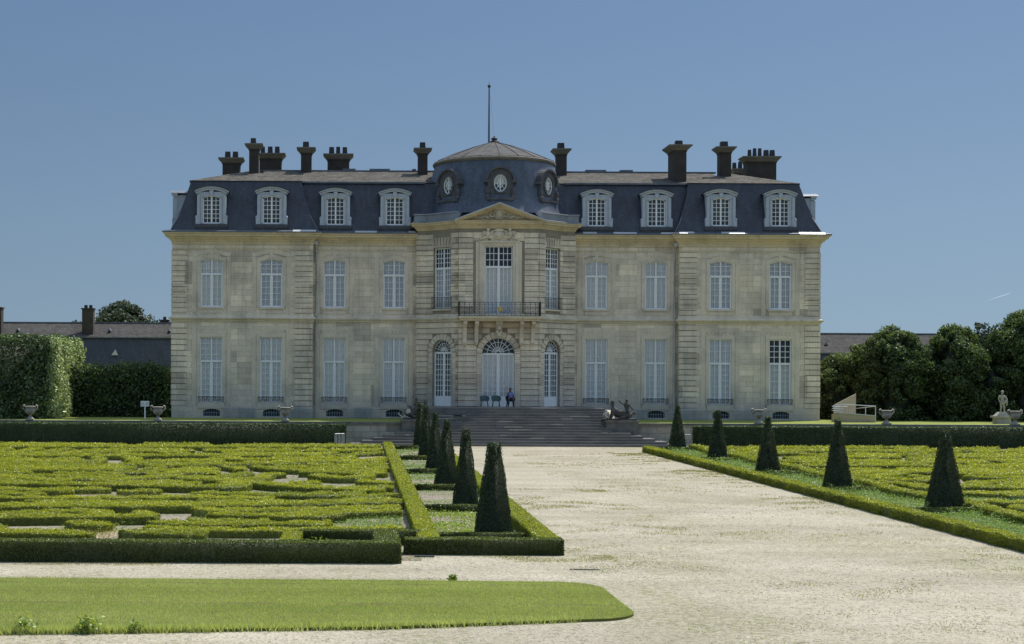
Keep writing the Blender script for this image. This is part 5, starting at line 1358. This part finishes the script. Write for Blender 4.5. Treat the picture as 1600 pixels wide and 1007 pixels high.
# ================================================================== FIGURES grown from joint skeletons
def skin(name, V, E, rad, mat, parent=None, loc=None, sub=1, rot=0):
    me = bpy.data.meshes.new(name); me.from_pydata(V, E, []); o = bpy.data.objects.new(name, me); COL.objects.link(o)
    md = o.modifiers.new('skin', 'SKIN'); md.use_smooth_shade = True
    for i, s in enumerate(me.skin_vertices[0].data):
        r = rad[i]; s.radius = (r, r) if not isinstance(r, tuple) else r; s.use_root = (i == 0)
    if sub: o.modifiers.new('sub', 'SUBSURF').levels = sub; o.modifiers['sub'].render_levels = sub
    dg = bpy.context.evaluated_depsgraph_get(); m2 = bpy.data.meshes.new_from_object(o.evaluated_get(dg)); m2.name = name
    bpy.data.objects.remove(o); m2.materials.clear(); m2.materials.append(mat)
    return m2
class Sk:
    def __init__(s): s.V = []; s.E = []; s.R = []
    def j(s, p, r, frm=None):
        s.V.append(tuple(p)); s.R.append(r)
        if frm is not None: s.E.append((frm, len(s.V) - 1))
        return len(s.V) - 1
    def chain(s, frm, *pr):
        for p, r in pr: frm = s.j(p, r, frm)
        return frm
    def hand(s, w, d, side, curl=.3):
        """five fingers leaving a palm at joint w, hand pointing along d, thumb leaving on `side`"""
        d = Vector(d).normalized(); sd = Vector(side).normalized(); up = d.cross(sd).normalized(); W = Vector(s.V[w])
        palm = s.j(W + d * .05, .028, w)
        for k, (o, L) in enumerate(((.030, .068), (.010, .078), (-.011, .072), (-.030, .056))):
            b = W + d * .085 + sd * o
            s.chain(palm, (b, .010), (b + d * L * .55 + up * L * curl * .3, .009), (b + d * L * .9 + up * L * curl, .007))
        s.chain(palm, (W + d * .045 + sd * .045, .011), (W + d * .085 + sd * .062, .009))
def mesh_obj(name, me, parent, loc=(0, 0, 0)):
    o = bpy.data.objects.new(name, me); COL.objects.link(o); o.parent = parent; o.location = loc; return o

# ---- seated person (local: facing -y, seat at z .45)
px, py, pz = 10.86, 108.05, 2.46
person = empty('person', (px, py, pz), 'seated person in a blue shirt and dark trousers by the central door, head turned aside', 'person')
k = Sk(); pel = k.j((0, 0, .56), (.155, .12))
ch = k.chain(pel, ((0, -.02, .72), (.145, .11)), ((0, -.05, .90), (.165, .115)), ((0, -.05, 1.02), (.13, .09)), ((0, -.055, 1.10), .055))
k.chain(ch, ((-.015, -.075, 1.17), (.074, .085)), ((-.02, -.085, 1.245), (.078, .09)), ((-.02, -.075, 1.31), (.05, .06)))
for sg in (-1, 1):
    kn = k.chain(pel, ((sg * .10, -.10, .52), .088), ((sg * .17, -.44, .52), .062), ((sg * .17, -.45, .30), .056), ((sg * .18, -.40, .07), .04), ((sg * .19, -.50, .04), .038), ((sg * .20, -.60, .035), .03))
sh = k.chain(3 - 1, ((.185, -.05, .98), .062), ((.25, -.02, .74), .046), ((.22, -.22, .62), .036), ((.20, -.30, .60), .028)); k.hand(sh, (-.15, -1, -.1), (-1, 0, 0), .4)
sh = k.chain(3 - 1, ((-.185, -.05, .98), .062), ((-.27, -.12, .76), .046), ((-.17, -.20, .97), .034), ((-.13, -.20, 1.10), .027)); k.hand(sh, (.25, .1, 1), (1, 0, 0), .35)
body = mesh_obj('body', skin('body', k.V, k.E, k.R, M['skin']), person)
body.data.transform(Matrix.Identity(4))
fc = MB(); fc.ball((-.035, -.178, 1.225), (.017, .024, .026)); fc.ball((-.055, -.158, 1.25), .012); fc.ball((.008, -.163, 1.25), .012); fc.ball((-.03, -.165, 1.185), (.026, .012, .008)); fc.ball((.062, -.08, 1.235), (.014, .026, .032)); fc.ball((-.10, -.08, 1.235), (.014, .026, .032))
hb = fc; me = bpy.data.meshes.new('face'); me.from_pydata(fc.v, [], fc.f); me.materials.append(M['skin']); mesh_obj('face', me, person)
hm = MB(); hm.ball((-.02, -.06, 1.285), (.092, .105, .075), 12, 8); hm.ball((-.02, -.02, 1.23), (.088, .075, .09), 12, 8)
me = bpy.data.meshes.new('hair'); me.from_pydata(hm.v, [], hm.f); me.materials.append(M['hair']); mesh_obj('hair', me, person)
k = Sk(); pel = k.j((0, 0, .585), (.172, .135))
c2 = k.chain(pel, ((0, -.02, .72), (.165, .13)), ((0, -.05, .90), (.185, .135)), ((0, -.05, 1.03), (.14, .10)), ((0, -.055, 1.085), .07))
for sg, el in ((1, (.25, -.02, .76)), (-1, (-.27, -.12, .78))): k.chain(2, ((sg * .19, -.05, .98), .078), (el, .062))
mesh_obj('shirt', skin('shirt', k.V, k.E, k.R, M['shirt']), person)
k = Sk(); pel = k.j((0, .0, .545), (.165, .13))
for sg in (-1, 1): k.chain(pel, ((sg * .10, -.10, .52), .102), ((sg * .17, -.44, .525), .078), ((sg * .17, -.45, .30), .068), ((sg * .18, -.41, .09), .058))
mesh_obj('trousers', skin('trousers', k.V, k.E, k.R, M['trousers']), person)
for sg in (-1, 1):
    b = MB(); b.ball((sg * .19, -.50, .045), (.048, .14, .045)); me = bpy.data.meshes.new('shoe'); me.from_pydata(b.v, [], b.f); me.materials.append(M['hair']); mesh_obj('shoe', me, person)

# ---- wicker armchairs
def armchair(loc, label, mat=None):
    t = empty('garden_armchair', loc, label, 'chair', 'armchairs by the central door'); mt = mat or M['rattan']; x, y, z = loc
    m = MB(); m.lathe((x, y, 0), [(.0, z + .40), (.27, z + .40), (.29, z + .43), (.27, z + .46), (0, z + .465)], 16); m.build('seat', mt, t)
    m = MB(); prev = None
    for i in range(15):       # wrap-round back
        a = math.pi * (-.08 + 1.16 * i / 14); hgt = .82 - .22 * abs((i - 7) / 7) ** 2
        p = [(x + .31 * math.cos(a), y + .28 * math.sin(a), z + .44), (x + .35 * math.cos(a), y + .33 * math.sin(a), z + hgt), (x + .32 * math.cos(a), y + .30 * math.sin(a), z + hgt), (x + .28 * math.cos(a), y + .25 * math.sin(a), z + .44)]
        if prev: m.add(prev + p, [(0, 4, 5, 1), (1, 5, 6, 2), (2, 6, 7, 3), (3, 7, 4, 0)])
        prev = p
    m.build('backrest', mt, t)
    for sx in (-1, 1):
        MB().tube([(x + sx * .33, y + .05, z + .60), (x + sx * .33, y - .22, z + .62), (x + sx * .28, y - .27, z + .45)], .03, 6).build('armrest', mt, t)
        for sy in (-1, 1): MB().tube([(x + sx * .21, y + sy * .2, z + .40), (x + sx * .26, y + sy * .25, z)], .022, 6).build('leg', mt, t)
    return t
armchair((9.03, 108.25, 2.46), 'empty green wicker armchair at the left side of the central door')
armchair((9.86, 108.25, 2.46), 'empty green wicker armchair in the middle of the central door')
armchair((10.86, 108.12, 2.46), 'dark armchair the person in the blue shirt sits on', M['hair'])

# ---- pedestals with sculpture groups
def pedestal(x, label, w=2.15):
    t = empty('pedestal', (x, 102.9, 0), label, 'pedestal')
    MB().box(x - w / 2, x + w / 2, 102.2, 103.7, 0, 1.55).build('block', M['pedstone'], t)
    MB().box(x - w / 2 - .06, x + w / 2 + .06, 102.14, 103.76, 1.553, 1.70).build('cap', M['pedstone'], t)
pedestal(4.05, 'dark stone pedestal left of the steps, partly behind the obelisks'); pedestal(17.85, 'dark stone pedestal right of the steps')
def blob(m, *a): m.ball(*a); return m
def sculpture_right(x, y, z):
    t = empty('sculpture_group', (x, y, z), 'dark weathered sphinx with small children riding, on the pedestal right of the steps', 'sculpture')
    MB().box(x - 1.0, x + 1.0, y - .5, y + .5, z, z + .1).build('base', M['sculpt'], t)
    k = Sk(); p = k.j((.35, 0, .32), (.26, .27))     # crouching body, head to the left
    c = k.chain(p, ((.0, 0, .36), (.23, .25)), ((-.28, 0, .46), (.22, .24)), ((-.38, -.02, .72), (.13, .14)), ((-.40, -.04, .86), .075)); k.chain(c, ((-.43, -.06, .97), (.12, .13)), ((-.40, -.04, 1.10), (.125, .13)), ((-.36, -.0, 1.18), .06))
    k.chain(2, ((-.42, -.2, .38), .10), ((-.50, -.24, .16), .07), ((-.78, -.24, .12), .06)); k.chain(2, ((-.42, .2, .38), .10), ((-.50, .24, .16), .07), ((-.78, .24, .12), .06))
    k.chain(0, ((.52, -.2, .26), .17), ((.2, -.3, .16), .10), ((-.1, -.32, .12), .06)); k.chain(0, ((.72, 0, .3), .12), ((.92, .05, .5), .05), ((.98, .05, .3), .035))
    mesh_obj('sphinx', skin('sphinx', k.V, k.E, k.R, M['sculpt']), t)
    k = Sk(); p = k.j((.42, -.05, .60), (.15, .14))     # child riding
    c = k.chain(p, ((.40, -.06, .82), (.14, .12)), ((.42, -.06, .98), (.11, .10)), ((.43, -.07, 1.06), .055)); k.chain(c, ((.44, -.09, 1.16), (.105, .11)), ((.45, -.08, 1.26), .085))
    k.chain(2, ((.56, -.10, .93), .055), ((.70, -.16, .74), .045), ((.84, -.18, .60), .04)); k.chain(2, ((.28, -.1, .95), .055), ((.10, -.16, .98), .045), ((-.02, -.14, 1.12), .05), ((.0, -.12, 1.2), .06))
    k.chain(0, ((.50, -.28, .56), .085), ((.58, -.34, .28), .06), ((.52, -.42, .18), .045)); k.chain(0, ((.62, .1, .5), .085), ((.8, .1, .3), .06))
    mesh_obj('riding_child', skin('riding_child', k.V, k.E, k.R, M['sculpt']), t)
    k = Sk(); p = k.j((-.88, -.25, .2), (.12, .11))
    c = k.chain(p, ((-.87, -.25, .38), (.10, .09)), ((-.86, -.25, .47), .045)); k.chain(c, ((-.85, -.27, .56), .085), ((-.85, -.26, .62), .06)); k.chain(1, ((-.74, -.28, .4), .04), ((-.64, -.3, .5), .035)); k.chain(1, ((-.98, -.28, .4), .04), ((-1.02, -.32, .24), .035)); k.chain(0, ((-.78, -.36, .16), .06), ((-.66, -.4, .12), .04))
    mesh_obj('small_child', skin('small_child', k.V, k.E, k.R, M['statue']), t)
    return t
sculpture_right(17.75, 102.9, 1.70).scale = (1.12, 1.12, 1.16)
def sculpture_left(x, y, z):
    t = empty('sculpture_group', (x, y, z), 'dark weathered sphinx with a child, left of the steps behind the obelisks', 'sculpture')
    MB().box(x - 1.0, x + 1.0, y - .5, y + .5, z, z + .1).build('base', M['sculpt'], t)
    k = Sk(); p = k.j((-.35, 0, .32), (.26, .27))
    c = k.chain(p, ((.0, 0, .40), (.23, .25)), ((.3, 0, .56), (.22, .24)), ((.44, -.02, .86), (.15, .16)), ((.48, -.04, .98), .085)); k.chain(c, ((.52, -.06, 1.08), (.14, .14)), ((.5, -.04, 1.22), (.14, .14)), ((.46, 0, 1.30), .07))
    k.chain(2, ((.42, -.2, .38), .10), ((.50, -.24, .16), .07), ((.78, -.24, .12), .06)); k.chain(0, ((-.52, -.2, .26), .17), ((-.2, -.3, .16), .10), ((.1, -.32, .12), .06))
    k.chain(0, ((-.72, 0, .28), .10), ((-.95, -.05, .42), .045), ((-.86, -.08, .62), .035), ((-.72, -.1, .68), .03))
    mesh_obj('sphinx', skin('sphinx', k.V, k.E, k.R, M['sculpt']), t)
    k = Sk(); p = k.j((-.12, -.05, .72), (.14, .13))
    c = k.chain(p, ((-.10, -.06, .98), (.13, .11)), ((-.1, -.06, 1.15), (.10, .09)), ((-.1, -.07, 1.24), .05)); k.chain(c, ((-.1, -.09, 1.36), .11), ((-.09, -.08, 1.47), .09))
    k.chain(2, ((.06, -.10, 1.12), .05), ((.24, -.14, 1.16), .045), ((.36, -.12, 1.14), .04)); k.chain(2, ((-.22, -.1, 1.08), .05), ((-.28, -.16, .9), .045)); k.chain(0, ((-.16, -.28, .6), .08), ((-.2, -.34, .34), .06))
    mesh_obj('riding_child', skin('riding_child', k.V, k.E, k.R, M['sculpt']), t)
sculpture_left(4.05, 102.9, 1.70)

# ---- standing statue at right
SX, SY = 45.1, 106.0
statue = empty('statue', (SX, SY, ZT), 'pale stone standing figure, cloth over one arm, on a low plinth at far right', 'statue')
MB().frust((SX - .50, SX + .50, SY - .4, SY + .4), ZT, (SX - .48, SX + .48, SY - .38, SY + .38), ZT + .42).build('plinth', M['statue'], statue)
MB().box(SX - .62, SX + .62, SY - .48, SY + .48, ZT + .423, ZT + .55).build('plinth_cap', M['statue'], statue)
m = MB(); m.frust((SX - .50, SX + .46, SY - .34, SY + .34), ZT + .553, (SX - .22, SX + .26, SY - .24, SY + .24), ZT + .82); m.build('rock', M['statue'], statue)
B = .78; k = Sk(); p = k.j((.02, 0, B + .74), (.135, .11))
c = k.chain(p, ((.03, .0, B + .92), (.125, .095)), ((.0, 0, B + 1.10), (.16, .11)), ((-.02, 0, B + 1.22), (.12, .085)), ((-.01, -.01, B + 1.29), .055)); k.chain(c, ((.02, -.03, B + 1.37), (.075, .09)), ((.03, -.03, B + 1.45), (.08, .09)), ((.03, -.02, B + 1.50), .05))
a = k.chain(2, ((-.19, 0, B + 1.17), .062), ((-.25, -.02, B + .95), .048), ((-.17, -.08, B + .76), .038), ((-.13, -.1, B + .70), .028)); k.hand(a, (.5, -.2, -1), (0, -1, 0), .3)
a = k.chain(2, ((.17, 0, B + 1.16), .062), ((.27, -.02, B + .95), .048), ((.24, -.16, B + .80), .038), ((.20, -.2, B + .80), .028)); k.hand(a, (-.8, -.5, 0), (0, 0, 1), .5)
k.chain(0, ((-.07, 0, B + .62), .095), ((-.06, -.03, B + .36), .066), ((-.10, .02, B + .08), .042), ((-.13, -.10, B + .03), .035)); k.chain(0, ((.10, 0, B + .62), .095), ((.14, -.05, B + .36), .066), ((.17, .02, B + .08), .042), ((.20, -.10, B + .03), .035))
mesh_obj('body', skin('body', k.V, k.E, k.R, M['statue']), statue)
h = MB(); h.ball((.02, .0, B + 1.47), (.10, .11, .085), 10, 7); h.ball((.02, -.125, B + 1.40), (.016, .022, .03)); h.ball((-.015, -.115, B + 1.42), .012); h.ball((.055, -.115, B + 1.42), .012); h.ball((.02, -.11, B + 1.355), (.025, .012, .009))
me = bpy.data.meshes.new('head_detail'); me.from_pydata(h.v, [], h.f); me.materials.append(M['statue']); mesh_obj('head_detail', me, statue)
k = Sk(); p = k.j((.27, -.05, B + 1.0), .08); k.chain(p, ((.30, -.08, B + .82), .09), ((.31, -.06, B + .62), .07), ((.30, -.04, B + .48), .04)); k.chain(p, ((.20, -.06, B + 1.12), .075), ((.08, .08, B + 1.2), .05)); k.chain(1, ((.15, -.12, B + .72), .09), ((.03, -.1, B + .66), .08), ((-.1, -.05, B + .62), .05))
mesh_obj('drapery', skin('drapery', k.V, k.E, k.R, M['statue']), statue)

# ---- urns along the terrace edge
def urn(loc, label, first=[None]):
    if first[0] is None:
        x, y, z = loc; t = empty('stone_urn', loc, label, 'urn', 'stone urns along the terrace edge'); u = M['urn']
        MB().box(x - .26, x + .26, y - .26, y + .26, z, z + .10).build('foot', u, t)
        MB().lathe((x, y, z), [(.24, .103), (.22, .15), (.13, .22), (.09, .30), (.10, .34), (.13, .36), (.09, .385)], 20).build('stem', u, t, smooth=True)
        MB().lathe((x, y, z), [(.0, .37), (.10, .385), (.24, .45), (.32, .56), (.33, .66), (.30, .76), (.31, .84), (.38, .90), (.40, .94), (.36, .96), (.28, .94), (.26, .80), (0, .74)], 24).build('bowl', u, t, smooth=True)
        for sg in (-1, 1):
            MB().tube([(x + sg * .29, y, z + .68), (x + sg * .42, y, z + .72), (x + sg * .50, y, z + .84), (x + sg * .48, y, z + .97), (x + sg * .40, y, z + 1.03), (x + sg * .35, y, z + .97), (x + sg * .40, y, z + .93)], [.05, .055, .06, .06, .055, .045, .03], 7).build('handle', u, t, smooth=True)
        first[0] = t; return t
    t = copy_tree(first[0]); t.location = loc; t['label'] = label; return t
for x, lab in ((-22.35, 'weathered stone urn in front of the square-cut hornbeam at far left'), (-13.65, 'weathered stone urn beside the white notice board left of the house'), (-4.97, 'weathered stone urn on the terrace before the windows of the left wing'),
               (27.3, 'weathered stone urn on the terrace before the right wing of the house'), (36.0, 'weathered stone urn on the terrace just right of the wooden ramp'), (44.75, 'weathered stone urn beside the standing statue at far right')):
    urn((x, 103.1, ZT), lab)

# ---- notice board, sticks, barriers, railings
nb = empty('notice_board', (-15.15, 107.5, ZT), 'white post with two small panels on the lawn left of the house', 'notice board')
MB().box(-15.19, -15.11, 107.47, 107.53, ZT, ZT + .95).build('post', M['white'], nb)
for sx in (-1, 1):
    f = MB(); f.box(-15.15 + (0.006 if sx > 0 else -.30), -15.15 + (.30 if sx > 0 else -.006), 107.43, 107.467, ZT + .88, ZT + 1.27); f = f.build('panel', M['white'], nb)
    MB().box(-15.15 + sx * .155 - .105, -15.15 + sx * .155 + .105, 107.42, 107.428, ZT + .94, ZT + 1.21).build('notice', M['galv'], f)
for (p, q, lab) in (((3.35, 103.6, 1.5), (2.75, 104.0, 2.05), 'pale stick leaning left over the lawn edge by the left pedestal'), ((3.05, 104.4, 1.5), (3.4, 104.9, 2.2), 'pale stick leaning right beside the left pedestal')):
    m = MB(); m.tube([p, ((p[0] + q[0]) / 2 + .02, (p[1] + q[1]) / 2, (p[2] + q[2]) / 2), q], [.045, .04, .025], 6); m.tube([q, (q[0] + .09, q[1], q[2] + .12)], [.025, .01], 5); tag(recenter(m.build('leaning_stick', M['whitestick'])), lab, 'stick')
def barrier(x, y, label, w=.62, rz=0):
    t = empty('metal_barrier', (x, y, 0), label, 'barrier', 'metal barriers at the hedge ends'); 
    m = MB(); m.tube([(x - w / 2, y, 0), (x - w / 2, y, .82), (x + w / 2, y, .82), (x + w / 2, y, 0)], .03, 6); m.tube([(x - w / 2, y, .12), (x + w / 2, y, .12)], .025, 6); m.build('frame', M['galv'], t)
    for i in range(1, 6): xx = x - w / 2 + w * i / 6; MB().tube([(xx, y, .12), (xx, y, .80)], .016, 5).build('bar', M['galv'], t)
    t.rotation_euler.z = rz
barrier(-1.22, 99.5, 'small grey metal barrier before the end of the left tall hedge', rz=.35); barrier(21.9, 101.2, 'small grey metal barrier before the end of the right tall hedge')
def lowrail(u0, u1, v, label):
    x0, x1, y = CX + u0, CX + u1, CY + v; t = empty('low_railing', ((x0 + x1) / 2, y, ZT), label, 'railing', 'low railings along the foot of the house')
    m = MB(); m.tube([(x0, y, ZT + .66), (x1, y, ZT + .66)], .022, 5); m.tube([(x0, y, ZT + .1), (x1, y, ZT + .1)], .018, 5); m.build('rail', M['railpaint'], t)
    m = MB(); n = int((x1 - x0) / .13)
    for i in range(n + 1): x = x0 + (x1 - x0) * i / n; m.tube([(x, y, ZT), (x, y, ZT + .70)], .012, 4)
    tag(m.build('pickets', M['railpaint'], t), kind='stuff')
for a in ((-20.0, -17.6, -.95, 'low blue-grey railing between the two basement lights of the left end block'), (-15.6, -13.5, -.95, 'low blue-grey railing right of the left end block basement lights'), (-11, -8.4, -.4, 'low blue-grey railing under the left wing windows'),
          (8.5, 11.0, -.4, 'low blue-grey railing under the right wing windows, nearest the steps'), (13.6, 15.6, -.95, 'low blue-grey railing left of the right end block basement lights'), (17.5, 20.0, -.95, 'low blue-grey railing between the two basement lights of the right end block')): lowrail(*a)

# ---- wooden ramp with rails at the right corner of the house
rp = empty('access_ramp', (35.5, 109, ZT), 'wooden access ramp with slatted side, pale panel and metal handrails at right end of house', 'ramp')
m = MB(); n = 30
for i in range(n):
    a, b = 34.25 + 2.55 * i / n, 34.25 + 2.55 * (i + 1) / n; m.box(a + .008, b - .008, 107.6, 107.66, ZT - .02, ZT + .66 - .22 * i / n)
m.build('slatted_side', M['wood'], rp)
m = MB(); m.prism([(34.2, ZT + .66), (36.82, ZT + .44), (36.82, ZT + .50), (34.2, ZT + .72)], lambda a, b, d: (a, 107.56 if d == 0 else 107.70, b)); m.build('side_cap', M['galv'], rp)
m = MB(); m.prism([(34.45, ZT + 1.18), (36.05, ZT + 2.02), (36.05, ZT), (34.45, ZT)], lambda a, b, d: (a, 109.6 if d == 0 else 109.7, b)); m.build('sloping_panel', M['wood'], rp)
m = MB(); m.prism([(34.2, ZT + .55), (36.8, ZT + .30), (36.8, ZT), (34.2, ZT)], lambda a, b, d: (a, 107.72 if d == 0 else 109.3, b)); m.build('deck', M['wood'], rp)
m = MB()
m.tube([(34.35, 107.63, ZT + 1.28), (36.8, 107.63, ZT + 1.16)], .035, 6); m.tube([(36.8, 107.63, ZT + 1.18), (36.8, 107.63, ZT)], .035, 6); m.tube([(36.42, 108.6, ZT + 1.1), (36.42, 108.6, ZT)], .03, 6)
m.tube([(36.8, 107.63, ZT + 1.16), (35.9, 109.3, ZT + .95)], .028, 6); m.tube([(34.35, 107.63, ZT + .7), (34.35, 107.63, ZT + 1.28)], .03, 6); m.tube([(34.1, 108.2, ZT + .6), (34.1, 108.2, ZT + 1.3)], .03, 6)
for k in range(3): m.tube([(34.0, 108.6, ZT + 1.12 - .15 * k), (35.3 - .35 * k, 109.2, ZT + 1.10 - .15 * k)], .03, 6)
for k in range(5): m.tube([(34.9 + .17 * k, 109.0, ZT + .3), (34.9 + .17 * k, 109.0, ZT + .9)], .02, 5)
for k in range(5): m.tube([(33.98, 107.7, ZT + .72 + .13 * k), (34.35, 107.63, ZT + .72 + .13 * k)], .024, 5)
m.build('handrail', M['galv'], rp)

# ---- two dark slabs lying on the gravel
tag(recenter(MB().box(1.45, 1.95, 38.35, 38.52, 0, .03).build('dark_slab', M['iron'])), 'short dark slab lying on gravel before the left obelisk bed', 'slab')
tag(recenter(MB().box(5.05, 5.75, 35.95, 36.02, 0, .018).build('dark_strip', M['iron'])), 'thin dark strip lying on the gravel by the lawn end', 'strip')

# ================================================================== OUTBUILDINGS
def outbuilding(label, x0, x1, y, zt, zeave, zbreak, zridge, depth):
    t = empty('outbuilding', ((x0 + x1) / 2, y, zt), label, 'outbuilding')
    MB().box(x0, x1, y + .3, y + depth, zt, zeave).build('wall', M['trim'], t)
    MB().box(x0 - .2, x1 + .2, y - .15, y + .3, zeave - .25, zeave - .003).build('eaves_cornice', M['white'], t)
    r = MB(); r.frust((x0, x1, y, y + depth), zeave, (x0 + .6, x1 - .6, y + .9, y + depth - .9), zbreak, cap=False); r.build('mansard_slope', M['slate'], t)
    u = MB(); u.add([(x0 + .5, y + .8, zbreak), (x1 - .5, y + .8, zbreak), (x1 - .5, y + depth / 2, zridge), (x0 + .5, y + depth / 2, zridge), (x1 - .5, y + depth - .8, zbreak), (x0 + .5, y + depth - .8, zbreak)], [(0, 1, 2, 3), (3, 2, 4, 5)]); u.build('upper_slope', M['slateold'], t)
    MB().box(x0 + .5, x1 - .5, y + depth / 2 - .12, y + depth / 2 + .12, zridge - .02, zridge + .10).build('lead_roll', M['lead'], t)
    MB().box(x0 + .55, x1 - .55, y + .72, y + .83, zbreak - .05, zbreak + .06).build('lead_roll', M['lead'], t)
    return t
ob = outbuilding('long slate-roofed outbuilding behind the hedge at left of the house', -52, -12, 140, ZT, 5.15, 8.1, 9.55, 9)
def small_chimney(p, x0, x1, y, z0, z1, pots, w=.9):
    c = MB(); c.box(x0, x1, y, y + w, z0, z1); c.box(x0 - .09, x1 + .09, y - .09, y + w + .09, z1 + .003, z1 + .12); c = c.build('chimney', M['brick'], p)
    for (a, b) in pots: MB().frust((a, b, y + w / 2 - (b - a) / 2, y + w / 2 + (b - a) / 2), z1 + .123, (a + .02, b - .02, y + w / 2 - (b - a) / 2 + .02, y + w / 2 + (b - a) / 2 - .02), z1 + .42).build('chimney_pot', M['pot'], c)
small_chimney(ob, -25.9, -24.85, 141.6, 8.3, 10.75, [(-25.75, -25.45), (-25.3, -25.0)])
small_chimney(ob, -34.6, -33.45, 141.6, 8.3, 10.8, [(-34.1, -33.75)])
small_chimney(ob, -19.3, -18.5, 147, 8.5, 9.9, [(-19.05, -18.75)])
for x in (-32.0, -23.4, -17.8):
    m = MB(); m.prism([(x - .16, 8.72), (x + .16, 8.72), (x, 8.98)], lambda a, b, d: (a, 141.9 if d == 0 else 143.2, b)); m.build('roof_vent', M['lead'], ob)
m = MB(); m.prism([(-22.9, 6.45), (-22.3, 6.45), (-22.55, 6.98)], lambda a, b, d: (a, 140.2 if d == 0 else 141.0, b)); m.build('roof_vent', M['galv'], ob)
ob2 = outbuilding('long slate-roofed outbuilding behind the trees at right of the house', 30, 84, 150, ZT, 4.6, 7.15, 9.2, 10)
for x in (47.1, 55.0):
    m = MB(); m.prism([(x - .2, 8.0), (x + .2, 8.0), (x, 8.3)], lambda a, b, d: (a, 152.4 if d == 0 else 153.6, b)); m.build('roof_vent', M['lead'], ob2)
p = (62.9, 150.2, 5.35)
m, r, b = dormer(1.2); dd = m.build('dormer', M['dormer'], ob2, loc=p); r.build('dormer_roof', M['lead'], dd, loc=p)
for nm, me, yy in (('window', dw, .1), ('pane', dp, .1), ('dark_room', dk, .1)):
    c = bpy.data.objects.new(nm, me); COL.objects.link(c); c.parent = dd; c.location = (0, yy, 0)
# faint vapour trail high in the sky
tc = NT('vapour'); em = tc.n('ShaderNodeBsdfTranslucent'); em.inputs[0].default_value = (.9, .9, .9, 1); tr = tc.n('ShaderNodeBsdfTransparent'); mx = tc.n('ShaderNodeMixShader')
tc.l(tc.math('MULTIPLY', tc.ramp(tc.noise(tc.coord(), .02, 4), [(.3, .0), (.8, 1.0)]), .35), mx.inputs[0]); tc.l(tr.outputs[0], mx.inputs[1]); tc.l(em.outputs[0], mx.inputs[2]); tc.l(mx.outputs[0], tc.out.inputs[0])
kx = 7000 / 2364
m = MB(); m.add([((1546 - 560) * kx, 7000, 4.57 + (589 - 463.5) * kx), ((1580 - 560) * kx, 7000, 4.57 + (589 - 452) * kx), ((1581 - 560) * kx, 7040, 4.57 + (589 - 454) * kx), ((1547 - 560) * kx, 7040, 4.57 + (589 - 465) * kx)], [(0, 1, 2, 3)])
tag(m.build('vapour_trail', tc.m), 'faint short white vapour trail in the sky at right', 'vapour trail')

# ================================================================== CAMERA, LIGHT, SKY
cam = bpy.data.cameras.new('camera'); co = bpy.data.objects.new('camera', cam); COL.objects.link(co)
cam.sensor_width = 36; cam.sensor_fit = 'HORIZONTAL'; cam.lens = 2364 / 1600 * 36; cam.shift_x = .15; cam.shift_y = .0534
cam.clip_start = .5; cam.clip_end = 20000
co.matrix_world = Matrix.Translation((0, 0, 4.57)) @ Matrix.Rotation(R(90), 4, 'X') @ Matrix.Rotation(.005, 4, 'Z')
SC.camera = co
EL, AZ = R(58), math.atan2(.70, .71)
sun = bpy.data.lights.new('sun', 'SUN'); sun.energy = SUN_E; sun.angle = R(.53); sun.color = (1.0, .955, .88)
so = bpy.data.objects.new('sun', sun); COL.objects.link(so)
dirv = Vector((math.sin(AZ) * math.cos(EL), math.cos(AZ) * math.cos(EL), math.sin(EL)))
so.rotation_euler = dirv.to_track_quat('Z', 'Y').to_euler(); so.location = dirv * 300
w = bpy.data.worlds.new('World'); SC.world = w; w.use_nodes = True; nt = w.node_tree; nt.nodes.clear()
wo = nt.nodes.new('ShaderNodeOutputWorld'); bg = nt.nodes.new('ShaderNodeBackground'); sk = nt.nodes.new('ShaderNodeTexSky')
sk.sky_type = 'NISHITA'; sk.sun_disc = False; sk.sun_elevation = EL; sk.sun_rotation = AZ; sk.altitude = 100; sk.air_density = 1.0; sk.dust_density = SKY_DUST; sk.ozone_density = 2.0
tcw = nt.nodes.new('ShaderNodeTexCoord'); mp = nt.nodes.new('ShaderNodeMapping'); mp.inputs['Location'].default_value = (0, 0, SKY_LIFT); mp.inputs['Scale'].default_value = (1, 1, SKY_ZS)
nt.links.new(tcw.outputs['Generated'], mp.inputs[0]); nt.links.new(mp.outputs[0], sk.inputs[0])
mm = nt.nodes.new('ShaderNodeMixRGB'); mm.blend_type = 'MULTIPLY'; mm.inputs[0].default_value = 1; mm.inputs[2].default_value = (*SKY_TINT, 1)
nt.links.new(sk.outputs[0], mm.inputs[1])
# sky: deeper, duller hazy band low down, boosted overhead to fill the shaded facade
sep = nt.nodes.new('ShaderNodeSeparateXYZ'); nt.links.new(tcw.outputs['Generated'], sep.inputs[0])
rm = nt.nodes.new('ShaderNodeValToRGB'); nt.links.new(sep.outputs[2], rm.inputs[0])
e = rm.color_ramp.elements; e.new(.26); e.new(.6); e.new(.10)
for el, (pp_, c_) in zip(rm.color_ramp.elements, SKY_RAMP): el.position = pp_; el.color = (*c_, 1)
m3 = nt.nodes.new('ShaderNodeMixRGB'); m3.blend_type = 'MULTIPLY'; m3.inputs[0].default_value = 1
nt.links.new(mm.outputs[0], m3.inputs[1]); nt.links.new(rm.outputs[0], m3.inputs[2]); nt.links.new(m3.outputs[0], bg.inputs[0]); bg.inputs[1].default_value = SKY_S; nt.links.new(bg.outputs[0], wo.inputs[0])
SC.view_settings.view_transform = 'Standard'; SC.view_settings.look = 'None'; SC.view_settings.exposure = 0; SC.view_settings.gamma = 1
SC.render.engine = 'CYCLES'; SC.cycles.max_bounces = 6; SC.cycles.diffuse_bounces = 3; SC.cycles.transparent_max_bounces = 8
